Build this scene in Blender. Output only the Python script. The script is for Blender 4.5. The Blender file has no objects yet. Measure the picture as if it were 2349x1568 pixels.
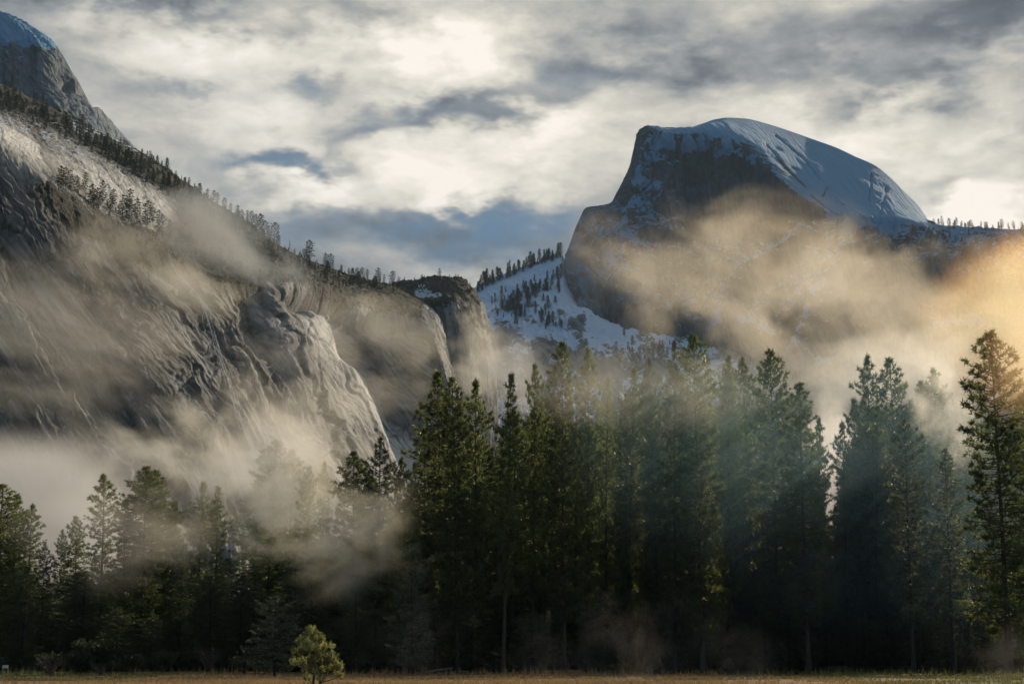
import bpy, math, random
import numpy as np
from mathutils import Vector

R = math.radians
SC = bpy.context.scene
COL = SC.collection

# ------------------------------------------------------------------ camera
IW, IH, F = 2349.0, 1568.0, 3970.0          # picture units used for layout
PITCH = math.atan((1511 - 784) / F)         # the horizon lies low in the frame
CAM = np.array([0.0, 0.0, 1.7])
cd = bpy.data.cameras.new('camera')
cam = bpy.data.objects.new('camera', cd)
COL.objects.link(cam)
cam.location = CAM
cam.rotation_euler = (R(90) + PITCH, 0, 0)
cd.sensor_width = 36.0
cd.lens = 36.0 * F / IW
cd.clip_start = 0.5
cd.clip_end = 60000
SC.camera = cam

# ------------------------------------------------------------------ light
SUN_AZ, SUN_EL = R(34), R(23)               # azimuth measured from +Y towards +X
SUN = np.array([math.sin(SUN_AZ) * math.cos(SUN_EL), math.cos(SUN_AZ) * math.cos(SUN_EL), math.sin(SUN_EL)])
sd = bpy.data.lights.new('sun', 'SUN')
sd.energy = 5.0
sd.angle = R(0.6)
sd.color = (1.0, 0.85, 0.64)
so = bpy.data.objects.new('sun', sd)
COL.objects.link(so)
so.rotation_euler = Vector(SUN).to_track_quat('Z', 'Y').to_euler()
so.location = (300, 0, 3000)

vs = SC.view_settings
vs.view_transform = 'Standard'
vs.look = 'None'
vs.exposure = 0.0
vs.gamma = 1.0
vs.use_curve_mapping = False

cy = SC.cycles
cy.use_denoising = True
cy.max_bounces = 5
cy.diffuse_bounces = 2
cy.glossy_bounces = 1
cy.transmission_bounces = 3
cy.transparent_max_bounces = 12
cy.volume_bounces = 0
cy.use_adaptive_sampling = True
cy.adaptive_threshold = 0.02
cy.volume_step_rate = 1.0
cy.volume_max_steps = 64
cy.caustics_reflective = False
cy.caustics_refractive = False


# ------------------------------------------------------------------ node helper
class G:
    """Small expression builder over a node tree."""
    def __init__(self, nt):
        self.nt = nt
        nt.nodes.clear()

    def new(self, t, **kw):
        n = self.nt.nodes.new(t)
        for k, v in kw.items():
            setattr(n, k, v)
        return n

    def put(self, sock, v):
        if isinstance(v, bpy.types.NodeSocket):
            self.nt.links.new(v, sock)
        else:
            sock.default_value = v

    def m(self, op, a, b=None, c=None, clamp=False):
        n = self.new('ShaderNodeMath', operation=op, use_clamp=clamp)
        self.put(n.inputs[0], a)
        if b is not None:
            self.put(n.inputs[1], b)
        if c is not None:
            self.put(n.inputs[2], c)
        return n.outputs[0]

    def vm(self, op, a, b=None, scale=None):
        n = self.new('ShaderNodeVectorMath', operation=op)
        self.put(n.inputs[0], a)
        if b is not None:
            self.put(n.inputs[1], b)
        if scale is not None:
            self.put(n.inputs['Scale'], scale)
        return n.outputs['Value'] if op in ('LENGTH', 'DOT_PRODUCT', 'DISTANCE') else n.outputs[0]

    def noise(self, vec, scale, detail=4.0, rough=0.55, lac=2.0, dist=0.0, out=0):
        n = self.new('ShaderNodeTexNoise')
        self.put(n.inputs['Vector'], vec)
        n.inputs['Scale'].default_value = scale
        n.inputs['Detail'].default_value = detail
        n.inputs['Roughness'].default_value = rough
        n.inputs['Lacunarity'].default_value = lac
        n.inputs['Distortion'].default_value = dist
        return n.outputs[out]

    def sstep(self, v, a, b, lo=0.0, hi=1.0):
        n = self.new('ShaderNodeMapRange', interpolation_type='SMOOTHSTEP')
        self.put(n.inputs[0], v)
        n.inputs[1].default_value = a
        n.inputs[2].default_value = b
        n.inputs[3].default_value = lo
        n.inputs[4].default_value = hi
        return n.outputs[0]

    def lin(self, v, a, b, lo=0.0, hi=1.0):
        n = self.new('ShaderNodeMapRange')
        self.put(n.inputs[0], v)
        n.inputs[1].default_value = a
        n.inputs[2].default_value = b
        n.inputs[3].default_value = lo
        n.inputs[4].default_value = hi
        return n.outputs[0]

    def mix(self, f, a, b, blend='MIX'):
        n = self.new('ShaderNodeMix', data_type='RGBA', blend_type=blend)
        self.put(n.inputs[0], f)
        for s, v in ((n.inputs[6], a), (n.inputs[7], b)):
            if isinstance(v, bpy.types.NodeSocket):
                self.nt.links.new(v, s)
            else:
                s.default_value = (v[0], v[1], v[2], 1)
        return n.outputs[2]

    def ramp(self, f, stops):
        n = self.new('ShaderNodeValToRGB')
        self.put(n.inputs[0], f)
        e = n.color_ramp.elements
        while len(e) < len(stops):
            e.new(0.5)
        for el, (p, c) in zip(e, stops):
            el.position = p
            el.color = (c[0], c[1], c[2], 1)
        return n.outputs[0]

    def sep(self, v):
        n = self.new('ShaderNodeSeparateXYZ')
        self.put(n.inputs[0], v)
        return n.outputs

    def comb(self, x, y, z):
        n = self.new('ShaderNodeCombineXYZ')
        for s, v in zip(n.inputs, (x, y, z)):
            self.put(s, v)
        return n.outputs[0]

    def attr(self, name):
        n = self.new('ShaderNodeAttribute', attribute_name=name)
        return n.outputs['Fac']

    def bump(self, h, strength=0.5, dist=1.0):
        n = self.new('ShaderNodeBump')
        n.inputs['Strength'].default_value = strength
        n.inputs['Distance'].default_value = dist
        self.put(n.inputs['Height'], h)
        return n.outputs[0]


# ------------------------------------------------------------------ layout helpers
cp, sp = math.cos(PITCH), math.sin(PITCH)


def ray(u, v):
    u = np.asarray(u, float)
    v = np.asarray(v, float)
    a = (u - IW / 2) / F
    b = (IH / 2 - v) / F
    return np.stack([a, cp - b * sp, sp + b * cp], -1)


def P(u, v, D):
    """World point at forward distance D that is seen at (u, v)."""
    d = ray(u, v)
    return CAM + d * (np.asarray(D, float) / d[..., 1])[..., None]


def uv_of(p):
    q = np.asarray(p, float) - CAM
    z = q[..., 1] * cp + q[..., 2] * sp
    y = -q[..., 1] * sp + q[..., 2] * cp
    return IW / 2 + F * q[..., 0] / z, IH / 2 - F * y / z


def azel(u, v):
    d = ray(u, v)
    return math.degrees(math.atan2(d[0], d[1])), math.degrees(math.atan2(d[2], math.hypot(d[0], d[1])))


# ------------------------------------------------------------------ sky
def build_sky():
    w = bpy.data.worlds.new('World')
    SC.world = w
    w.use_nodes = True
    g = G(w.node_tree)
    out = g.new('ShaderNodeOutputWorld')
    bg = g.new('ShaderNodeBackground')
    bg.inputs[1].default_value = 0.1
    g.nt.links.new(bg.outputs[0], out.inputs[0])
    sky = g.new('ShaderNodeTexSky', sky_type='NISHITA', sun_disc=False)
    sky.sun_elevation = SUN_EL
    sky.sun_rotation = SUN_AZ
    sky.air_density = 1.0
    sky.dust_density = 0.4
    sky.ozone_density = 2.0
    d = g.new('ShaderNodeTexCoord').outputs['Generated']
    x, y, z = g.sep(d)
    ds = g.comb(x, y, g.m('MULTIPLY', z, 2.1))
    # drifting warp so that every cloud edge is ragged
    wv = g.vm('SUBTRACT', g.noise(ds, 5.0, 4, 0.55, out=1), (0.5, 0.5, 0.5))
    wf = g.vm('SUBTRACT', g.noise(ds, 17.0, 4, 0.6, out=1), (0.5, 0.5, 0.5))
    wx, wy, wz = g.sep(g.vm('ADD', g.vm('SCALE', wv, scale=8.0), g.vm('SCALE', wf, scale=4.6)))
    az = g.m('ADD', g.m('MULTIPLY', g.m('ARCTAN2', x, y), 180 / math.pi), g.m('MULTIPLY', wx, 1.3))
    el = g.m('ADD', g.m('MULTIPLY', g.m('ARCSINE', z), 180 / math.pi), g.m('MULTIPLY', wy, 0.75))

    def blob(u, v, ru, rv, amp, tilt=0.0):
        a0, e0 = azel(u, v)
        k = 57.3 / F
        dx = g.m('SUBTRACT', az, a0)
        dy = g.m('SUBTRACT', el, e0)
        if tilt:
            c, s = math.cos(R(tilt)), math.sin(R(tilt))
            dx, dy = (g.m('ADD', g.m('MULTIPLY', dx, c), g.m('MULTIPLY', dy, s)),
                      g.m('SUBTRACT', g.m('MULTIPLY', dy, c), g.m('MULTIPLY', dx, s)))
        qx = g.m('MULTIPLY', dx, 1 / (ru * k))
        qy = g.m('MULTIPLY', dy, 1 / (rv * k))
        r2 = g.m('ADD', g.m('MULTIPLY', qx, qx), g.m('MULTIPLY', qy, qy))
        return g.m('MULTIPLY', g.m('POWER', 2.718, g.m('MULTIPLY', r2, -1.0)), amp)

    def total(base, lst):
        for b in lst:
            base = g.m('ADD', base, blob(*b))
        return base

    n1 = g.noise(g.vm('ADD', ds, g.vm('SCALE', wv, scale=0.12)), 7.0, 6, 0.55)
    n2 = g.noise(g.vm('ADD', ds, g.vm('SCALE', wf, scale=0.05)), 22.0, 5, 0.6)
    L = g.m('ADD', -0.01, g.m('ADD', g.m('MULTIPLY', n1, 0.72), g.m('MULTIPLY', n2, 0.42)))
    L = total(L, [
        (1100, 130, 170, 95, 0.34), (560, 130, 330, 75, 0.20), (620, 270, 330, 80, 0.13),
        (1080, 400, 260, 80, 0.22), (1330, 300, 170, 90, 0.20), (660, 465, 130, 40, 0.30), (1000, 480, 190, 35, 0.18),
        (780, 380, 60, 40, 0.20), (1950, 260, 330, 70, 0.20), (2310, 475, 120, 60, 0.30), (2260, 470, 280, 130, 0.26), (2330, 120, 110, 60, 0.20),
        (1700, 60, 330, 50, 0.05), (2200, 330, 160, 60, 0.12), (1260, 60, 140, 40, 0.06), (270, 90, 100, 60, 0.08),
        (400, 25, 420, 35, -0.24), (420, 205, 180, 35, -0.16), (1150, 275, 200, 42, -0.34, 14), (1420, 150, 170, 45, -0.22),
        (930, 60, 120, 45, -0.15), (1960, 60, 310, 60, -0.22), (2130, 165, 190, 34, -0.20), (2290, 30, 120, 50, -0.14),
        (1680, 130, 120, 35, -0.14), (1040, 560, 300, 60, -0.30), (820, 220, 120, 40, -0.15), (700, 395, 150, 38, -0.34),
        (2230, 400, 90, 40, -0.16), (1250, 450, 80, 90, -0.06), (330, 300, 120, 60, -0.05), (900, 350, 90, 50, -0.12),
    ])
    L = g.m('ADD', g.m('MULTIPLY', L, 1.42), -0.25)
    # blue gaps
    nb = g.noise(ds, 4.2, 4, 0.55)
    bl = total(g.sstep(nb, 0.52, 0.70, 0.0, 0.65), [
        (640, 395, 180, 55, 0.62), (810, 350, 80, 65, 0.55), (1040, 550, 300, 60, 0.50), (540, 190, 200, 34, 0.45),
        (1150, 280, 150, 40, 0.25), (760, 540, 300, 80, 0.50), (480, 330, 110, 70, 0.60), (700, 230, 160, 40, .35), (1330, 200, 160, 40, .25), (1400, 150, 120, 40, 0.10),
        (2290, 470, 150, 90, -0.5), (1100, 130, 170, 95, -0.4)])
    bl = g.m('MULTIPLY', bl, g.sstep(n2, 0.30, 0.58, 0.35, 1.15))
    bl = g.m('MULTIPLY', bl, g.sstep(L, 0.42, 0.78, 1.0, 0.12), clamp=True)
    cloud = g.ramp(L, [(0.0, (0.098, 0.110, 0.132)), (0.22, (0.168, 0.182, 0.202)), (0.42, (0.325, 0.338, 0.345)),
                       (0.62, (0.58, 0.555, 0.495)), (0.80, (0.82, 0.77, 0.67)), (1.0, (1.08, 1.0, 0.90))])
    # clouds far from the sun are greyer and bluer, darkened further to deepen and blue the shade
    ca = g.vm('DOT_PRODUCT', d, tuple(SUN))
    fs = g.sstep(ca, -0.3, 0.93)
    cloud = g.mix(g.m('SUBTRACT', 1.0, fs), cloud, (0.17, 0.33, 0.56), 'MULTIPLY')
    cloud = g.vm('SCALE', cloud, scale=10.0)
    clear = g.mix(1.0, sky.outputs[0], (0.62, 0.80, 0.95), 'MULTIPLY')
    gap = g.mix(0.8, clear, (1.05, 1.75, 2.5))
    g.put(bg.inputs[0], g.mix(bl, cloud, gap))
    w.cycles.sampling_method = 'MANUAL'
    w.cycles.sample_map_resolution = 512


build_sky()


# ------------------------------------------------------------------ numpy noise
def _hash(ix, iy, iz, seed):
    h = (ix.astype(np.int64) * 374761393 + iy.astype(np.int64) * 668265263 + iz.astype(np.int64) * 2147483647 + seed * 974634777) & 0xFFFFFFFF
    h = ((h ^ (h >> 13)) * 1274126177) & 0xFFFFFFFF
    h = ((h ^ (h >> 16)) * 2246822519) & 0xFFFFFFFF
    return ((h ^ (h >> 15)) & 0xFFFFFF).astype(np.float64) / float(0xFFFFFF) * 2 - 1


def vnoise(p, seed=0):
    s = p.shape[:-1]
    q = p.reshape(-1, 3)
    i = np.floor(q)
    f = q - i
    f = f * f * f * (f * (f * 6 - 15) + 10)
    i = i.astype(np.int64)
    r = 0
    for a in (0, 1):
        wa = f[:, 0] if a else 1 - f[:, 0]
        for b in (0, 1):
            wb = f[:, 1] if b else 1 - f[:, 1]
            for c in (0, 1):
                wc = f[:, 2] if c else 1 - f[:, 2]
                r = r + wa * wb * wc * _hash(i[:, 0] + a, i[:, 1] + b, i[:, 2] + c, seed)
    return r.reshape(s)


def fbm(p, octv=4, gain=0.5, seed=0, ridged=False):
    a, t, r = 1.0, 0.0, 0.0
    for k in range(octv):
        n = vnoise(p * (2.03 ** k), seed + k * 17)
        if ridged:
            n = 1 - 2 * np.abs(n)
        r = r + n * a
        t += a
        a *= gain
    return r / t


def plates(a, b, seed, tilt=.8):
    """Broken plates: cells of unit size in (a, b), each with its own level and tilt; also the closeness to a joint."""
    ia, ib = np.floor(a), np.floor(b)
    best = np.full(a.shape, 9e9)
    sec = np.full(a.shape, 9e9)
    val = np.zeros(a.shape)
    z0 = np.zeros(a.shape)
    for da in (-1, 0, 1):
        for db in (-1, 0, 1):
            ca, cb = ia + da, ib + db
            pa = ca + .5 + .45 * _hash(ca, cb, z0, seed)
            pb = cb + .5 + .45 * _hash(ca, cb, z0 + 1, seed)
            d = (a - pa) ** 2 + (b - pb) ** 2
            v = _hash(ca, cb, z0 + 2, seed) + tilt * ((a - pa) * _hash(ca, cb, z0 + 3, seed) + (b - pb) * _hash(ca, cb, z0 + 4, seed))
            near = d < best
            sec = np.where(near, best, np.minimum(sec, d))
            val = np.where(near, v, val)
            best = np.where(near, d, best)
    return val, np.exp(-((np.sqrt(sec) - np.sqrt(best)) / .06) ** 2)


def smooth(x, a, b):
    t = np.clip((x - a) / (b - a), 0, 1)
    return t * t * (3 - 2 * t)


# ------------------------------------------------------------------ object helpers
def link(o, parent=None):
    COL.objects.link(o)
    if parent is not None:
        o.parent = parent
    return o


def tag(o, label=None, cat=None, group=None, kind=None):
    if label:
        o['label'] = label
    if cat:
        o['category'] = cat
    if group:
        o['group'] = group
    if kind:
        o['kind'] = kind
    return o


def mesh_np(name, verts, faces, mats=(), smooth_shade=False, mat_idx=None):
    """faces: (n,3) or (n,4) array, or a list of such arrays."""
    me = bpy.data.meshes.new(name)
    if not (isinstance(faces, list) and isinstance(faces[0], np.ndarray)):
        faces = [np.asarray(faces)]
    faces = [np.asarray(f, np.int32) for f in faces if len(f)]
    nl = sum(f.size for f in faces)
    npoly = sum(len(f) for f in faces)
    verts = np.asarray(verts, np.float32)
    me.vertices.add(len(verts))
    me.vertices.foreach_set('co', verts.ravel())
    me.loops.add(nl)
    me.loops.foreach_set('vertex_index', np.concatenate([f.ravel() for f in faces]))
    me.polygons.add(npoly)
    tot = np.concatenate([np.full(len(f), f.shape[1], np.int32) for f in faces])
    st = np.concatenate([[0], np.cumsum(tot)[:-1]]).astype(np.int32)
    me.polygons.foreach_set('loop_start', st)
    me.polygons.foreach_set('loop_total', tot)
    if mat_idx is not None:
        me.polygons.foreach_set('material_index', np.asarray(mat_idx, np.int32))
    if smooth_shade:
        me.polygons.foreach_set('use_smooth', np.ones(npoly, bool))
    for m in mats:
        me.materials.append(m)
    me.update()
    me.validate()
    return me


def set_attr(me, name, vals):
    a = me.attributes.new(name, 'FLOAT', 'POINT')
    a.data.foreach_set('value', np.asarray(vals, np.float32).ravel())


def mat(name):
    m = bpy.data.materials.new(name)
    m.use_nodes = True
    g = G(m.node_tree)
    out = g.new('ShaderNodeOutputMaterial')
    return m, g, out


def simple(name, col, rough=0.8, var=0.25, scale=3.0):
    m, g, out = mat(name)
    b = g.new('ShaderNodeBsdfPrincipled')
    tc = g.new('ShaderNodeTexCoord').outputs['Object']
    n = g.noise(tc, scale, 5, 0.6)
    f = g.lin(n, 0.3, 0.7, 1 - var, 1 + var)
    g.put(b.inputs['Base Color'], g.vm('SCALE', (col[0], col[1], col[2]), scale=f))
    b.inputs['Roughness'].default_value = rough
    g.put(b.inputs['Normal'], g.bump(n, 0.4, 0.05))
    g.nt.links.new(b.outputs[0], out.inputs[0])
    return m


# ------------------------------------------------------------------ terrain materials
def rock_material(name, light, dark, snow_col, streak_dir, sc=1.0, streak_amt=1.0, bump_d=1.2):
    """Granite with streaks running down the face; snow / soil / bush cover comes from vertex attributes."""
    m, g, out = mat(name)
    b = g.new('ShaderNodeBsdfPrincipled')
    tc = g.new('ShaderNodeTexCoord').outputs['Object']
    pv = g.comb(g.m('MULTIPLY', g.attr('across'), sc), g.m('MULTIPLY', g.attr('along'), sc / 10.0), 0.0)
    n_big = g.noise(tc, 0.010 * sc, 4, 0.55)
    n_str = g.noise(pv, 0.10, 5, 0.6, dist=0.6)
    n_fine = g.noise(pv, 0.34, 5, 0.65, dist=0.4)
    n_pat = g.noise(tc, 0.055 * sc, 5, 0.62)
    f = g.m('ADD', g.m('MULTIPLY', n_str, 0.55 * streak_amt), g.m('ADD', g.m('MULTIPLY', n_fine, 0.45 * streak_amt), g.m('ADD', g.m('MULTIPLY', n_big, 0.55), g.m('MULTIPLY', n_pat, 0.35))))
    mid = 0.5 * (1.0 * streak_amt + 0.9)
    f = g.sstep(f, mid - 0.17, mid + 0.17)
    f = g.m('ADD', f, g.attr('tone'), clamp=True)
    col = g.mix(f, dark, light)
    col = g.mix(g.m('MULTIPLY', g.sstep(g.attr('tone'), 0.16, 0.46), g.sstep(f, 0.25, 0.8)), col, tuple(min(.62, k * 1.62) for k in light))  # extra paleness; puts the central slab's sunlit brightness into the colour
    # black water streaks and lichen
    blk = g.sstep(g.noise(pv, 0.075, 6, 0.66, dist=0.7), 0.53, 0.64)
    col = g.mix(g.m('MULTIPLY', blk, 0.72), col, (0.045, 0.045, 0.043))
    warm = g.sstep(g.noise(tc, 0.022 * sc, 4, 0.6), 0.5, 0.7)
    col = g.mix(g.m('MULTIPLY', warm, 0.22), col, (0.26, 0.20, 0.14))
    # dark scrub and soil on ledges
    bush = g.attr('bush')
    bn = g.noise(tc, 0.35 * sc, 4, 0.65)
    bm = g.sstep(g.m('ADD', bush, g.m('MULTIPLY', g.m('SUBTRACT', bn, 0.5), 1.5)), 0.42, 0.60)
    bcol = g.mix(g.noise(tc, 0.8 * sc, 3, 0.6), (0.013, 0.017, 0.011), (0.042, 0.042, 0.026))
    col = g.mix(bm, col, bcol)
    snow = g.attr('snow')
    sn = g.noise(tc, 0.16 * sc, 6, 0.68)
    sn2 = g.noise(pv, 0.22, 4, 0.6)
    sm = g.sstep(g.m('ADD', snow, g.m('ADD', g.m('MULTIPLY', g.m('SUBTRACT', sn, 0.5), 1.3), g.m('MULTIPLY', g.m('SUBTRACT', sn2, 0.5), 0.7))), 0.42, 0.62)
    col = g.mix(sm, col, snow_col)
    g.put(b.inputs['Base Color'], col)
    b.inputs['Roughness'].default_value = 0.85
    b.inputs['Specular IOR Level'].default_value = 0.25
    h = g.m('ADD', g.m('MULTIPLY', n_fine, 1.0), g.m('ADD', g.m('MULTIPLY', n_str, 1.2), g.m('MULTIPLY', g.noise(tc, 0.25 * sc, 6, 0.65), 0.8)))
    h = g.m('ADD', h, g.m('MULTIPLY', bm, g.m('MULTIPLY', bn, 2.0)))
    g.put(b.inputs['Normal'], g.bump(h, 0.75, bump_d * 3.0 / sc))
    g.nt.links.new(b.outputs[0], out.inputs[0])
    return m


# ------------------------------------------------------------------ terrain sheets
def hermite(x, xp, fp):
    """Monotone-limited cubic interpolation."""
    xp = np.asarray(xp, float)
    fp = np.asarray(fp, float)
    h = np.diff(xp)
    dl = np.diff(fp) / h
    mth = np.zeros_like(fp)
    mth[1:-1] = np.where(dl[:-1] * dl[1:] > 0, 2 * dl[:-1] * dl[1:] / (dl[:-1] + dl[1:] + 1e-12 * np.sign(dl[:-1] + dl[1:] + 1e-30)), 0)
    mth[0], mth[-1] = dl[0], dl[-1]
    k = np.clip(np.searchsorted(xp, x) - 1, 0, len(xp) - 2)
    t = np.clip((x - xp[k]) / h[k], 0, 1)
    t2, t3 = t * t, t * t * t
    return ((2 * t3 - 3 * t2 + 1) * fp[k] + (t3 - 2 * t2 + t) * h[k] * mth[k] + (-2 * t3 + 3 * t2) * fp[k + 1] + (t3 - t2) * h[k] * mth[k + 1])


class Sheet:
    """A terrain surface from a few profile rows (each a list of (s, u, v, D)), refined and weathered in world space."""
    def __init__(self, rows, ts, nu, nt, s0, s1, back=(220.0, 160.0), lin_rows=False):
        S = np.linspace(s0, s1, nu)
        cols = []
        for r in rows:
            a = np.array(r, float)
            cols.append(np.stack([np.interp(S, a[:, 0], a[:, 1]) if lin_rows else hermite(S, a[:, 0], a[:, 1]),
                                  np.interp(S, a[:, 0], a[:, 2]) if lin_rows else hermite(S, a[:, 0], a[:, 2]),
                                  hermite(S, a[:, 0], a[:, 3])], -1))
        C = np.array(cols)                                   # rows x nu x 3
        W = P(C[..., 0], C[..., 1], C[..., 2])               # control rows in world space
        T = np.linspace(ts[0], ts[-1], nt)
        ts = np.array(ts, float)
        h = np.diff(ts)
        dl = np.diff(W, axis=0) / h[:, None, None]
        mt = np.zeros_like(W)
        mt[1:-1] = np.where(dl[:-1] * dl[1:] > 0, 2 * dl[:-1] * dl[1:] / (dl[:-1] + dl[1:] + 1e-12), 0)
        mt[0], mt[-1] = dl[0], dl[-1]
        k = np.clip(np.searchsorted(ts, T) - 1, 0, len(ts) - 2)
        t = ((T - ts[k]) / h[k])[:, None, None]
        hk = h[k][:, None, None]
        t2, t3 = t * t, t * t * t
        self.W = ((2 * t3 - 3 * t2 + 1) * W[k] + (t3 - 2 * t2 + t) * hk * mt[k] + (-2 * t3 + 3 * t2) * W[k + 1] + (t3 - t2) * hk * mt[k + 1])
        self.T, self.S = T, S
        self.back = back
        self.base = self.W.copy()
        self.uv = np.stack(uv_of(self.W), -1)
        self.normals()

    def normals(self):
        du = np.gradient(self.W, axis=1)
        dv = np.gradient(self.W, axis=0)
        n = np.cross(dv, du)
        n /= np.linalg.norm(n, axis=-1, keepdims=True) + 1e-9
        # towards the camera / the sky
        flip = np.where((n * (CAM - self.W)).sum(-1, keepdims=True) < 0, -1, 1)
        self.N = n * flip
        return self.N

    def push(self, d, direction=None):
        self.W = self.W + (self.N if direction is None else direction) * d[..., None]

    def build(self, name, m, attrs, ca=None, soft=True):
        W = self.W
        k = self.base[..., 1] / F                                # metres per picture unit where the rock stands
        U0, V0 = self.uv[..., 0], self.uv[..., 1]
        attrs = dict(attrs)
        attrs['across'] = (U0 if ca is None else ca[0]) * k
        attrs['along'] = (V0 if ca is None else ca[1]) * k
        b = [W[0] + np.array([0, self.back[0] * k, -self.back[1] * k * k]) for k in (3, 2, 1, 0.35)]
        A = np.concatenate([np.array(b), W], 0)
        nt, nu = A.shape[:2]
        i = np.arange((nt - 1) * nu).reshape(nt - 1, nu)[:, :-1].ravel()
        f = np.stack([i, i + 1, i + nu + 1, i + nu], -1)
        me = mesh_np(name, A.reshape(-1, 3), f, [m], soft)
        for k, v in attrs.items():
            set_attr(me, k, np.concatenate([np.repeat(v[:1], 4, 0), v], 0))
        return link(bpy.data.objects.new(name, me))

    def nearest(self, u, v):
        """World point of the surface at picture position (u, v), seen surface first."""
        U, V = uv_of(self.W)
        d = (U - u) ** 2 + (V - v) ** 2
        k = np.argsort(d.ravel())[:6]
        p = self.W.reshape(-1, 3)[k]
        return p[np.argmin(p[:, 1])]


def gauss_line(U, V, pts, w):
    """Closeness of picture positions (U, V) to a polyline, 1 on it."""
    best = np.full(U.shape, 1e9)
    for (a, b), (c, d) in zip(pts[:-1], pts[1:]):
        t = np.clip(((U - a) * (c - a) + (V - b) * (d - b)) / ((c - a) ** 2 + (d - b) ** 2 + 1e-9), 0, 1)
        best = np.minimum(best, (U - a - t * (c - a)) ** 2 + (V - b - t * (d - b)) ** 2)
    return np.exp(-best / (w * w))


def side_line(U, V, pts):
    """Signed distance: positive on the right (larger u) of a line given top to bottom, as u difference at the same v."""
    p = np.array(pts, float)
    return U - np.interp(V, p[:, 1], p[:, 0])


SNOW = (0.62, 0.70, 0.78)
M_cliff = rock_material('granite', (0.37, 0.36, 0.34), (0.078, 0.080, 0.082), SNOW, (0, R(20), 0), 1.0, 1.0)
M_dome = rock_material('far_granite', (0.135, 0.16, 0.185), (0.032, 0.041, 0.050), (0.135, 0.30, 0.48), (0, 0, 0), 0.40, 0.8)  # snow colour holds the deep blue of the dome's shade
M_snow = rock_material('snowfield', (0.24, 0.24, 0.24), (0.08, 0.085, 0.09), (0.54, 0.67, 0.84), (0, R(-30), 0), 0.42, 0.8)

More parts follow.
